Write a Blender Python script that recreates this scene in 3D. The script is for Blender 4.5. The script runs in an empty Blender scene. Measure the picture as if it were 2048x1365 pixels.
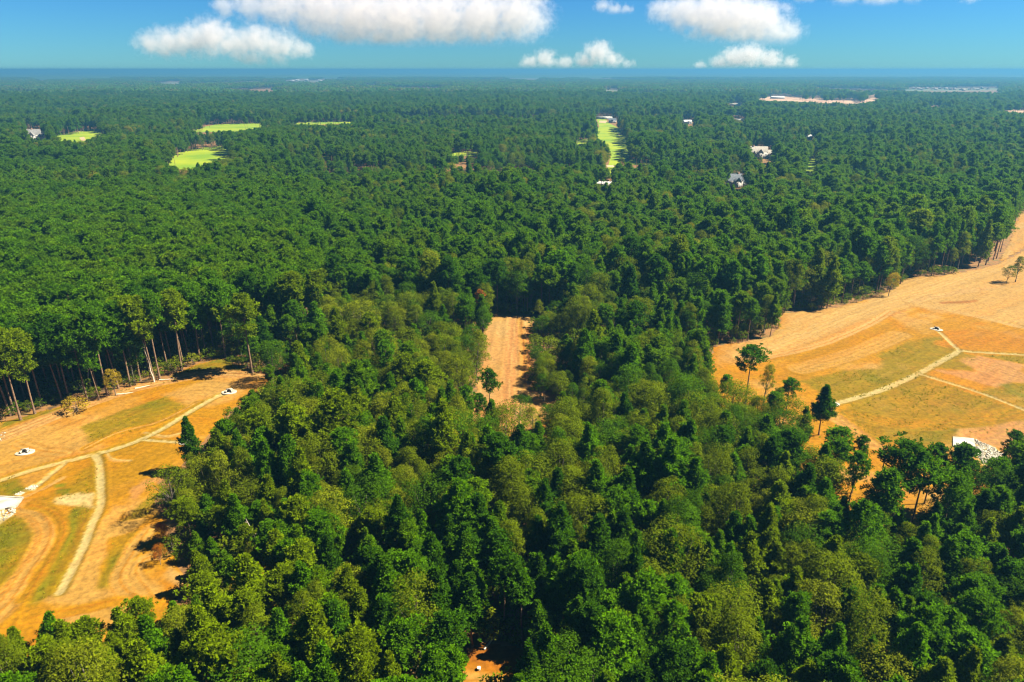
import bpy, math
import numpy as np
from mathutils import Vector

C = bpy.context.scene.collection
SC = bpy.context.scene
rad = math.radians

# ------------------------------------------------------------------ camera
CAM_H, PITCH, FPX, PW, PH = 100.0, rad(21.7), 1365.3, 2048.0, 1365.0
cam = bpy.data.objects.new('camera', bpy.data.cameras.new('camera'))
C.objects.link(cam)
cam.location = (0, 0, CAM_H)
cam.rotation_euler = (rad(90) - PITCH, 0, 0)
cam.data.sensor_width, cam.data.lens = 36.0, 24.0
cam.data.clip_start, cam.data.clip_end = 1.0, 200000.0
SC.camera = cam

# ------------------------------------------------------------------ sky, sun, exposure
SUN_AZ, SUN_EL = rad(4), rad(49)            # azimuth from +x towards +y
w = bpy.data.worlds.new('World'); SC.world = w; w.use_nodes = True
wn, wl = w.node_tree.nodes, w.node_tree.links
wn.clear()
sky = wn.new('ShaderNodeTexSky'); sky.sky_type = 'NISHITA'; sky.sun_disc = False
sky.sun_elevation, sky.sun_rotation = SUN_EL, rad(90) - SUN_AZ
sky.altitude, sky.air_density, sky.dust_density, sky.ozone_density = 0, 1.0, 0.0, 3.0
tint = wn.new('ShaderNodeMix'); tint.data_type = 'RGBA'; tint.blend_type = 'MULTIPLY'
tint.inputs[0].default_value = 1.0
tint.inputs[7].default_value = (0.068, 0.188, 0.325, 1)
bg = wn.new('ShaderNodeBackground'); bg.inputs[1].default_value = 0.05
wo = wn.new('ShaderNodeOutputWorld')
gm = wn.new('ShaderNodeGamma'); gm.inputs[1].default_value = 1.25
wl.new(sky.outputs[0], gm.inputs[0]); wl.new(gm.outputs[0], tint.inputs[6]); wl.new(tint.outputs[2], bg.inputs[0]); wl.new(bg.outputs[0], wo.inputs[0])

sun = bpy.data.objects.new('sun', bpy.data.lights.new('sun', 'SUN')); C.objects.link(sun)
sun.data.energy, sun.data.angle, sun.data.color = 4.8, rad(0.53), (1.0, 0.91, 0.72)
SUN_V = Vector((math.cos(SUN_AZ) * math.cos(SUN_EL), math.sin(SUN_AZ) * math.cos(SUN_EL), math.sin(SUN_EL)))
sun.rotation_euler = SUN_V.to_track_quat('Z', 'Y').to_euler()
sun.location = (200, 80, 300)

vs = SC.view_settings
SC.display_settings.display_device = 'sRGB'
vs.view_transform, vs.look, vs.gamma, vs.use_curve_mapping = 'Standard', 'None', 1.0, False
vs.exposure = 2.2
cy = SC.cycles
cy.max_bounces, cy.diffuse_bounces, cy.glossy_bounces, cy.transmission_bounces = 16, 5, 1, 5
cy.volume_bounces, cy.transparent_max_bounces = 16, 8
cy.use_denoising = True
cy.denoiser = 'OPENIMAGEDENOISE'
cy.use_adaptive_sampling = True
cy.adaptive_threshold = 0.01
cy.filter_width = 1.25
cy.caustics_reflective = cy.caustics_refractive = False

# ------------------------------------------------------------------ geometry of the view (layout helper: pixels of the photograph to points on the ground)
F_ = np.array([0, math.cos(PITCH), -math.sin(PITCH)]); U_ = np.array([0, math.sin(PITCH), math.cos(PITCH)])
def G(px, py, z=0.0):
    u, v = (px - PW / 2) / FPX, (PH / 2 - py) / FPX
    d = F_ + u * np.array([1.0, 0, 0]) + v * U_
    t = (z - CAM_H) / d[2]
    return np.array([d[0] * t, d[1] * t])
def GP(pts): return np.array([G(*p) for p in pts])
def proj(x, y, z):
    yy, zz = y * F_[1] + (z - CAM_H) * F_[2], y * U_[1] + (z - CAM_H) * U_[2]
    yy = np.maximum(yy, 1e-3)
    return PW / 2 + FPX * x / yy, PH / 2 - FPX * zz / yy, yy
def top_height(bx, by, ty):
    """height of an upright thing that stands at pixel (bx, by) and reaches up to pixel row ty"""
    x, y = G(bx, by)
    lo, hi = 0.0, 60.0
    for _ in range(40):
        m = (lo + hi) / 2
        if proj(x, y, m)[1] > ty: lo = m
        else: hi = m
    return lo

# ------------------------------------------------------------------ numpy helpers
def smooth(a, b, x):
    t = np.clip((x - a) / (b - a), 0, 1); return t * t * (3 - 2 * t)
def vnoise(x, y, seed=0):
    xi, yi = np.floor(x).astype(np.int64), np.floor(y).astype(np.int64)
    fx, fy = x - xi, y - yi
    fx, fy = fx * fx * (3 - 2 * fx), fy * fy * (3 - 2 * fy)
    def h(i, j):
        n = (i * 374761393 + j * 668265263 + seed * 974711) & 0x7fffffff
        n = ((n ^ (n >> 13)) * 1274126177) & 0x7fffffff
        return ((n ^ (n >> 16)) & 0xffff) / 65535.0
    return (h(xi, yi) * (1 - fx) + h(xi + 1, yi) * fx) * (1 - fy) + (h(xi, yi + 1) * (1 - fx) + h(xi + 1, yi + 1) * fx) * fy
def fbm(x, y, seed=0, o=4):
    s, a, t = 0, 0.5, 0
    for k in range(o):
        s = s + a * vnoise(x * 2 ** k, y * 2 ** k, seed + k); t += a; a *= 0.5
    return s / t
def inside(px, py, poly):
    r = np.zeros(px.shape, bool); n = len(poly)
    for i in range(n):
        x1, y1 = poly[i]; x2, y2 = poly[(i + 1) % n]
        if y1 == y2: continue
        c = ((y1 > py) != (y2 > py)) & (px < (x2 - x1) * (py - y1) / (y2 - y1) + x1)
        r ^= c
    return r
def linedist(px, py, pts):
    """distance to a polyline, signed side offset, length along it"""
    best = np.full(px.shape, 1e9); side = np.zeros(px.shape); along = np.zeros(px.shape); L = 0
    for (x1, y1), (x2, y2) in zip(pts[:-1], pts[1:]):
        dx, dy = x2 - x1, y2 - y1; l = math.hypot(dx, dy)
        t = np.clip(((px - x1) * dx + (py - y1) * dy) / (l * l), 0, 1)
        qx, qy = px - x1 - t * dx, py - y1 - t * dy
        d = np.hypot(qx, qy); m = d < best
        best = np.where(m, d, best)
        side = np.where(m, np.sign(dx * qy - dy * qx) * d, side)
        along = np.where(m, L + t * l, along); L += l
    return best, side, along
def sdist(px, py, poly):
    p = list(map(tuple, poly)); d = linedist(px, py, p + [p[0]])[0]
    return np.where(inside(px, py, poly), d, -d)
def spline(pts, n=6):
    p = [np.array(q, float) for q in pts]; p = [2 * p[0] - p[1]] + p + [2 * p[-1] - p[-2]]; out = []
    for i in range(1, len(p) - 2):
        for k in range(n):
            t = k / n
            out.append(0.5 * ((2 * p[i]) + (-p[i-1] + p[i+1]) * t + (2*p[i-1] - 5*p[i] + 4*p[i+1] - p[i+2]) * t*t + (-p[i-1] + 3*p[i] - 3*p[i+1] + p[i+2]) * t**3))
    out.append(p[-2]); return np.array(out)

class MB:
    def __init__(s): s.V, s.F, s.n = [], [], 0
    def add(s, v, f, m=0, tint=None):
        v = np.asarray(v, float); f = np.asarray(f, np.int64) + s.n
        s.V.append(v); s.n += len(v)
        t = np.zeros(len(f)) if tint is None else np.broadcast_to(np.asarray(tint, float), (len(f),))
        s.F.append((f, m, t))
    def tube(s, path, radii, sides=6, m=0, cap=True):
        path = np.asarray(path, float); n = len(path)
        tan = np.gradient(path, axis=0); tan /= np.linalg.norm(tan, axis=1)[:, None] + 1e-9
        ref = np.array([0, 0, 1.0]) if abs(tan[:, 2]).mean() < 0.9 else np.array([1.0, 0, 0])
        a = np.cross(tan, ref); a /= np.linalg.norm(a, axis=1)[:, None] + 1e-9
        b = np.cross(tan, a)
        ang = np.arange(sides) * 2 * math.pi / sides
        ring = a[:, None] * np.cos(ang)[None, :, None] + b[:, None] * np.sin(ang)[None, :, None]
        v = (path[:, None] + ring * np.asarray(radii)[:, None, None]).reshape(-1, 3)
        i = np.arange(n - 1)[:, None] * sides; k = np.arange(sides)[None]; k2 = (k + 1) % sides
        f = np.stack([i + k, i + k2, i + sides + k2, i + sides + k], -1).reshape(-1, 4)
        s.add(v, f, m)
        if cap:
            s.add(v[-sides:], [list(range(sides))], m); s.add(v[:sides], [list(range(sides))[::-1]], m)
    def box(s, x0, x1, y0, y1, z0, z1, m=0):
        v = [(x, y, z) for z in (z0, z1) for y in (y0, y1) for x in (x0, x1)]
        s.add(v, [(0, 2, 3, 1), (4, 5, 7, 6), (0, 1, 5, 4), (1, 3, 7, 5), (3, 2, 6, 7), (2, 0, 4, 6)], m)
    def prism(s, poly, z0, z1, m=0):
        p = np.asarray(poly, float); n = len(p)
        ar = 0.5 * np.sum(p[:, 0] * np.roll(p[:, 1], -1) - np.roll(p[:, 0], -1) * p[:, 1])
        if ar < 0: p = p[::-1]
        v = np.vstack([np.c_[p, np.full(n, z0)], np.c_[p, np.full(n, z1)]])
        s.add(v, [tuple(range(n, 2 * n))], m); s.add(v, [tuple(range(n))[::-1]], m)
        s.add(v, [(i, (i + 1) % n, n + (i + 1) % n, n + i) for i in range(n)], m)
    def mesh(s, name, mats=(), tint=False, col=None, smooth_=False):
        me = bpy.data.meshes.new(name)
        V = np.vstack(s.V); me.vertices.add(len(V)); me.vertices.foreach_set('co', V.ravel())
        lv = np.concatenate([f.ravel() for f, _, _ in s.F]); tot = np.concatenate([np.full(len(f), f.shape[1]) for f, _, _ in s.F])
        me.loops.add(len(lv)); me.loops.foreach_set('vertex_index', lv)
        me.polygons.add(len(tot)); me.polygons.foreach_set('loop_start', np.concatenate([[0], np.cumsum(tot)[:-1]]))
        me.polygons.foreach_set('material_index', np.concatenate([np.full(len(f), m) for f, m, _ in s.F]))
        if smooth_: me.polygons.foreach_set('use_smooth', np.ones(len(tot), bool))
        for m in mats: me.materials.append(m)
        me.update(calc_edges=True)
        if tint:
            at = me.attributes.new('tint', 'FLOAT', 'FACE'); at.data.foreach_set('value', np.concatenate([t for _, _, t in s.F]))
        if col is not None:
            at = me.attributes.new('soil_colour', 'FLOAT_COLOR', 'POINT'); at.data.foreach_set('color', np.c_[col, np.ones(len(col))].ravel())
        return me
def obj(name, me, parent=None, loc=(0, 0, 0), rz=0.0):
    o = bpy.data.objects.new(name, me); C.objects.link(o); o.location = loc; o.rotation_euler = (0, 0, rz)
    if parent: o.parent = parent
    return o
def tag(o, label=None, cat=None, group=None, kind=None):
    if label: o['label'] = label
    if cat: o['category'] = cat
    if group: o['group'] = group
    if kind: o['kind'] = kind
    return o
def empty(name, loc, rz=0.0):
    o = bpy.data.objects.new(name, None); C.objects.link(o); o.location = loc; o.rotation_euler = (0, 0, rz); o.empty_display_size = 1
    return o

# ------------------------------------------------------------------ materials
def mat(name):
    m = bpy.data.materials.new(name); m.use_nodes = True; m.node_tree.nodes.clear()
    return m, m.node_tree.nodes, m.node_tree.links
def ramp(n, cols, stops=None, interp='LINEAR'):
    r = n.new('ShaderNodeValToRGB'); e = r.color_ramp; e.interpolation = interp
    k = len(cols); stops = stops or [i / max(k - 1, 1) for i in range(k)]
    while len(e.elements) < k: e.elements.new(0.5)
    for el, c, s in zip(e.elements, cols, stops): el.position = s; el.color = (*c, 1)
    return r
def foliage(name, cols, spread_=0.35, transl=0.5, patch=0.5):
    """leaf colour: one pick per tree (by the tree's own random number and by patches of the wood), then leaf to leaf variation"""
    m, n, l = mat(name)
    oi = n.new('ShaderNodeObjectInfo')
    nz = n.new('ShaderNodeTexNoise'); nz.inputs['Scale'].default_value = 0.012; nz.inputs['Detail'].default_value = 2
    l.new(oi.outputs['Location'], nz.inputs['Vector'])
    a = n.new('ShaderNodeMapRange'); a.inputs[1].default_value, a.inputs[2].default_value = 0.3, 0.7
    l.new(nz.outputs[0], a.inputs[0])
    mx = n.new('ShaderNodeMix'); mx.data_type = 'FLOAT'; mx.inputs[0].default_value = patch
    l.new(oi.outputs['Random'], mx.inputs[2]); l.new(a.outputs[0], mx.inputs[3])
    r = ramp(n, cols); l.new(mx.outputs[0], r.inputs[0])
    at = n.new('ShaderNodeAttribute'); at.attribute_name = 'tint'
    v = n.new('ShaderNodeMapRange'); v.inputs[3].default_value, v.inputs[4].default_value = 1 - spread_, 1 + spread_
    l.new(at.outputs['Fac'], v.inputs[0])
    br = n.new('ShaderNodeMix'); br.data_type = 'RGBA'; br.blend_type = 'MULTIPLY'; br.inputs[0].default_value = 1
    l.new(r.outputs[0], br.inputs[6]); l.new(v.outputs[0], br.inputs[7])
    d = n.new('ShaderNodeBsdfDiffuse'); t = n.new('ShaderNodeBsdfTranslucent'); s = n.new('ShaderNodeMixShader'); s.inputs[0].default_value = transl
    l.new(br.outputs[2], d.inputs[0]); l.new(br.outputs[2], t.inputs[0]); l.new(d.outputs[0], s.inputs[1]); l.new(t.outputs[0], s.inputs[2])
    o = n.new('ShaderNodeOutputMaterial'); l.new(s.outputs[0], o.inputs[0]); return m
def noisy(name, c1, c2, scale=1.0, rough=0.9, detail=5, bump=0.0, c3=None, spec=0.2):
    m, n, l = mat(name)
    tc = n.new('ShaderNodeTexCoord')
    nz = n.new('ShaderNodeTexNoise'); nz.inputs['Scale'].default_value = scale; nz.inputs['Detail'].default_value = detail
    l.new(tc.outputs['Object'], nz.inputs['Vector'])
    r = ramp(n, [c1, c2] if c3 is None else [c1, c2, c3], [0.35, 0.65] if c3 is None else [0.3, 0.5, 0.7]); l.new(nz.outputs[0], r.inputs[0])
    p = n.new('ShaderNodeBsdfPrincipled'); p.inputs['Roughness'].default_value = rough; p.inputs['Specular IOR Level'].default_value = spec
    l.new(r.outputs[0], p.inputs['Base Color'])
    if bump:
        b = n.new('ShaderNodeBump'); b.inputs['Strength'].default_value = 0.6; b.inputs['Distance'].default_value = bump
        l.new(nz.outputs[0], b.inputs['Height']); l.new(b.outputs[0], p.inputs['Normal'])
    o = n.new('ShaderNodeOutputMaterial'); l.new(p.outputs[0], o.inputs[0]); return m
def soil_material():
    m, n, l = mat('bare_soil')
    at = n.new('ShaderNodeAttribute'); at.attribute_name = 'soil_colour'
    tc = n.new('ShaderNodeTexCoord')
    n1 = n.new('ShaderNodeTexNoise'); n1.inputs['Scale'].default_value = 0.9; n1.inputs['Detail'].default_value = 8; n1.inputs['Roughness'].default_value = 0.65
    l.new(tc.outputs['Object'], n1.inputs['Vector'])
    mr = n.new('ShaderNodeMapRange'); mr.inputs[1].default_value, mr.inputs[2].default_value, mr.inputs[3].default_value, mr.inputs[4].default_value = 0.25, 0.75, 0.58, 1.38
    l.new(n1.outputs[0], mr.inputs[0])
    mx = n.new('ShaderNodeMix'); mx.data_type = 'RGBA'; mx.blend_type = 'MULTIPLY'; mx.inputs[0].default_value = 1
    l.new(at.outputs['Color'], mx.inputs[6]); l.new(mr.outputs[0], mx.inputs[7])
    p = n.new('ShaderNodeBsdfPrincipled'); p.inputs['Roughness'].default_value = 0.95; p.inputs['Specular IOR Level'].default_value = 0.1
    l.new(mx.outputs[2], p.inputs['Base Color'])
    b = n.new('ShaderNodeBump'); b.inputs['Strength'].default_value = 0.5; b.inputs['Distance'].default_value = 0.12
    l.new(n1.outputs[0], b.inputs['Height']); l.new(b.outputs[0], p.inputs['Normal'])
    o = n.new('ShaderNodeOutputMaterial'); l.new(p.outputs[0], o.inputs[0]); return m

M = {}
PINE = {'dark green': (0.040, 0.106, 0.002), 'fresh green': (0.070, 0.166, 0.001), 'yellowish green': (0.122, 0.178, 0.001)}
HARD = {'deep green': (0.046, 0.105, 0.002), 'olive green': (0.095, 0.130, 0.003), 'yellow green': (0.132, 0.160, 0.005)}
M['pine_mix'] = foliage('pine_needles', [PINE['dark green'], PINE['fresh green'], (0.078, 0.168, 0.001), (0.092, 0.172, 0.001), PINE['yellowish green']], patch=0.45)
M['hard_mix'] = foliage('broad_leaves', [HARD['deep green'], (0.068, 0.116, 0.003), HARD['olive green'], HARD['yellow green'], (0.21, 0.175, 0.006)], patch=0.4)
def one_hue(name, c, k=0.16):
    return foliage(name, [tuple(v * (1 - k) for v in c), c, tuple(v * (1 + k) for v in c)], patch=0.2)
for k, c in PINE.items(): M['pine ' + k] = one_hue('pine_needles_' + k.replace(' ', '_'), c)
for k, c in HARD.items(): M['hard ' + k] = one_hue('broad_leaves_' + k.replace(' ', '_'), c)
M['hard golden yellow'] = one_hue('golden_leaves', (0.26, 0.19, 0.012))
M['hard rusty orange'] = one_hue('rusty_leaves', (0.32, 0.11, 0.010))
M['pine rusty orange'] = one_hue('rusty_needles', (0.30, 0.115, 0.018))
M['pine_bark'] = noisy('pine_bark', (0.085, 0.052, 0.032), (0.20, 0.125, 0.075), 2.5)
M['bark'] = noisy('grey_bark', (0.07, 0.058, 0.042), (0.16, 0.135, 0.10), 3.0)
M['pale_wood'] = noisy('weathered_wood', (0.32, 0.26, 0.19), (0.5, 0.43, 0.33), 3.0)
M['dark_wood'] = noisy('charred_wood', (0.03, 0.024, 0.018), (0.075, 0.06, 0.045), 3.0)
M['floor'] = noisy('forest_litter', (0.035, 0.026, 0.012), (0.16, 0.075, 0.022), 0.25, detail=8, c3=(0.05, 0.055, 0.014), bump=0.2)
M['soil'] = soil_material()
M['lawn'] = noisy('mown_turf', (0.09, 0.155, 0.001), (0.17, 0.205, 0.001), 0.02, detail=8)
M['field'] = noisy('pale_field', (0.05, 0.07, 0.03), (0.14, 0.125, 0.065), 0.006)
M['straw'] = noisy('pine_straw', (0.09, 0.04, 0.018), (0.16, 0.075, 0.03), 0.05)
M['sand'] = noisy('pale_sand', (0.22, 0.15, 0.07), (0.32, 0.23, 0.13), 0.05)
M['cleared'] = noisy('cleared_clay', (0.24, 0.13, 0.07), (0.36, 0.24, 0.15), 0.02)
M['concrete'] = noisy('pale_concrete', (0.20, 0.18, 0.14), (0.36, 0.34, 0.29), 0.4, bump=0.01)
M['stone'] = noisy('riprap_stone', (0.17, 0.15, 0.11), (0.36, 0.33, 0.26), 0.7)
M['dark'] = noisy('painted_hollow_shade', (0.012, 0.010, 0.008), (0.03, 0.024, 0.02), 2.0)
M['far'] = noisy('far_canopy', (0.014, 0.040, 0.010), (0.032, 0.070, 0.012), 0.004, detail=10, c3=(0.05, 0.10, 0.03))
M['grass'] = foliage('clearing_grass', [(0.17, 0.15, 0.006), (0.14, 0.15, 0.006), (0.22, 0.16, 0.006)], patch=0.5)
M['roof_grey'] = noisy('grey_shingles', (0.11, 0.11, 0.11), (0.17, 0.165, 0.16), 0.8)
M['roof_tan'] = noisy('tan_shingles', (0.17, 0.155, 0.13), (0.24, 0.22, 0.19), 0.8)
M['roof_dark'] = noisy('slate_shingles', (0.05, 0.06, 0.075), (0.09, 0.10, 0.115), 0.8)
M['roof_white'] = noisy('white_roofing', (0.30, 0.30, 0.29), (0.40, 0.40, 0.39), 0.4)
M['wall_white'] = noisy('white_siding', (0.26, 0.25, 0.23), (0.34, 0.33, 0.31), 0.6)
M['wall_brick'] = noisy('tan_brick', (0.18, 0.11, 0.08), (0.24, 0.15, 0.11), 1.5)
M['trim'] = noisy('white_trim', (0.34, 0.34, 0.33), (0.42, 0.42, 0.41), 1.0)
M['glass'] = noisy('window_glass', (0.02, 0.03, 0.04), (0.05, 0.06, 0.08), 0.5, rough=0.1, spec=0.5)
M['blue_plastic'] = noisy('pale_blue_plastic', (0.42, 0.62, 0.70), (0.60, 0.76, 0.80), 1.0, rough=0.5)

# ------------------------------------------------------------------ the open ground, traced on the photograph and laid out on the plane
EDGE_L = [(0,845),(33,838),(99,819),(150,806),(199,799),(265,772),(332,756),(398,729),(441,716),(498,744),(548,758),(586,724)]
VIS_L = [(-80,868)] + EDGE_L + [(588,736),(545,768),(518,784),(498,800),(458,819),(442,852),(418,875),(390,898),(372,915),(362,942),(335,955),(322,965),(314,1016),(332,1046),(340,1099),(377,1160),(385,1178),(340,1204),(245,1201),(211,1206),(170,1226),(132,1226),(109,1220),(64,1219),(26,1243),(0,1251),(-80,1270)]
VIS_R = [(2300,470),(2060,500),(2030,510),(2001,527),(1965,537),(1877,553),(1807,555),(1800,570),(1767,588),(1716,606),(1668,615),(1635,621),(1584,626),(1562,627),(1558,658),(1540,676),(1510,685),(1448,694),(1440,720),(1436,742),(1460,770),(1511,766),(1560,800),(1598,828),(1606,852),(1628,860),(1675,857),(1716,888),(1760,897),(1818,908),(1837,889),(1892,893),(1947,920),(1976,934),(1987,882),(2016,856),(2048,852),(2300,870)]
VIS_C = [(977,632),(1020,630),(1069,633),(1064,660),(1060,700),(1064,727),(1057,774),(1066,800),(1100,806),(1120,822),(1057,850),(1021,845),(990,820),(967,808),(957,780),(972,727),(974,680)]
VIS_E = [(2036,430),(2300,330),(2300,420),(2060,490),(2030,508),(2003,525),(1997,516),(2015,490)]
W_L = np.vstack([GP(VIS_L[:-9]), GP([(400,1215),(330,1290),(180,1300),(0,1330),(-160,1340),(-160,880)])])
W_R = np.vstack([GP(VIS_R[:16]), GP([(1428,694),(1405,740),(1408,800),(1480,850),(1560,900),(1600,950),(1650,1010),(1700,1080),(1790,1100),(1900,1040),(2000,1010),(2100,1000),(2350,1000)])])
W_C = np.vstack([GP(VIS_C[:11]), GP([(1135,825),(1110,880),(1060,905),(1000,900),(950,870),(930,830),(945,790),(966,727),(970,680)])])
W_E = GP(VIS_E)
VIS_S = [(930,1400),(935,1345),(965,1330),(1010,1345),(1020,1400)]
W_S = GP([(900,1335),(925,1300),(985,1285),(1060,1300),(1110,1320),(1100,1400),(1000,1440),(900,1420)])

FAIR = [
 ('fairway', [(112,272),(146,266),(165,262),(198,261),(209,269),(183,275),(169,283),(128,282)]),
 ('fairway', [(388,260),(440,250),(512,247),(512,256),(470,262),(400,264)]),
 ('fairway', [(578,248),(640,243),(695,243),(695,247),(620,250)]),
 ('fairway', [(333,332),(350,315),(375,302),(440,296),(457,315),(425,322),(385,336)]),
 ('fairway', [(1196,241),(1213,242),(1216,250),(1235,260),(1249,270),(1250,287),(1252,303),(1246,316),(1240,306),(1230,330),(1214,334),(1222,303),(1218,292),(1200,277),(1198,266),(1202,257)]),
 ('fairway', [(1150,280),(1175,279),(1172,292),(1158,291)]),
 ('fairway', [(905,304),(955,302),(955,311),(905,312)]), ('pine_straw_ground', [(690,331),(765,329),(763,331.5),(694,333.5)]), ('lawn', [(1255,318),(1300,322),(1296,332),(1262,328)]), ('lawn', [(640,312),(660,308),(664,316),(650,320)]), ('lawn', [(840,282),(856,284),(852,292)]),
 ('field', [(70,157),(200,155),(215,158),(90,160)]), ('field', [(560,163),(600,161.5),(650,162),(630,164)]), ('field', [(1000,157),(1080,156),(1070,159)]), ('field', [(1822,178.5),(1988,177),(1990,181),(1830,182.5)]), ('field', [(300,166),(360,165),(350,168)]), ('field', [(1200,181),(1240,180),(1230,183)]),
 ('lawn', [(1620,320),(1632,320),(1630,341),(1623,349),(1607,349)]),
 ('cleared_field', [(1523,199),(1550,195),(1570,194),(1610,198),(1700,200),(1712,203),(1708,207),(1640,205),(1590,203),(1540,202)]),
 ('cleared_field', [(1725,201),(1745,197),(1760,199),(1740,203)]),
 ('cleared_field', [(1845,212),(1880,211),(1878,214)]),
 ('cleared_field', [(2004,224),(2030,220),(2120,221),(2120,227)]),
]
VIS_HOUSE = [[(52,262),(66,258),(84,262),(92,276),(84,281),(60,278)],
 [(1500,299),(1520,298),(1545,305),(1546,314),(1530,316),(1520,320),(1510,314)],
 [(1452,362),(1470,357),(1488,358),(1490,374),(1475,377),(1453,371)],
 [(1192,234),(1220,233),(1232,236),(1232,247),(1216,248),(1192,240)],
 [(1192,365),(1226,365),(1226,372),(1192,373)],
 [(1365,242),(1388,242),(1388,248),(1365,248)], [(1468,238),(1487,238),(1487,243),(1468,243)],
 [(1612,273),(1626,273),(1626,280),(1612,280)], [(1452,208),(1470,206),(1490,210),(1465,212)]]

# visible open ground as a picture-plane map, used to leave out trees that the photograph has no tree for
MW, MH = 1260, 700
gx, gy = np.meshgrid((np.arange(MW) - 118) * 2.0, np.arange(MH) * 2.0)
OPEN = np.zeros((MH, MW), bool)
def wider(p): c = sum(q[0] for q in p) / len(p); return [(c + (x - c) * 1.14, y) for x, y in p]
def taller(p): c = sum(q[1] for q in p) / len(p); h = (max(q[1] for q in p) - min(q[1] for q in p)) / 2; return [(x, c + (y - c) * (h + 2.2) / h) for x, y in p]
for poly in [VIS_L, VIS_R, VIS_C, VIS_E, VIS_S] + [taller(wider(p)) for _, p in FAIR] + [taller(wider(p)) for p in VIS_HOUSE]: OPEN |= inside(gx, gy, poly)
def open_at(px, py):
    i = np.clip(np.round(px / 2 + 118).astype(int), 0, MW - 1); j = np.clip(np.round(py / 2).astype(int), 0, MH - 1)
    return OPEN[j, i] & (py < 1398) & (py > 0)

# ------------------------------------------------------------------ ground
g = MB(); R0 = 42000.0
a = np.linspace(0, 2 * math.pi, 97)[:-1]
g.add(np.vstack([[(0, 0, 0)], np.c_[R0 * np.cos(a), R0 * np.sin(a), np.zeros(96)]]), [(0, 1 + i, 1 + (i + 1) % 96) for i in range(96)])
tag(obj('ground', g.mesh('ground', [M['floor']])), kind='structure')

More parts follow.
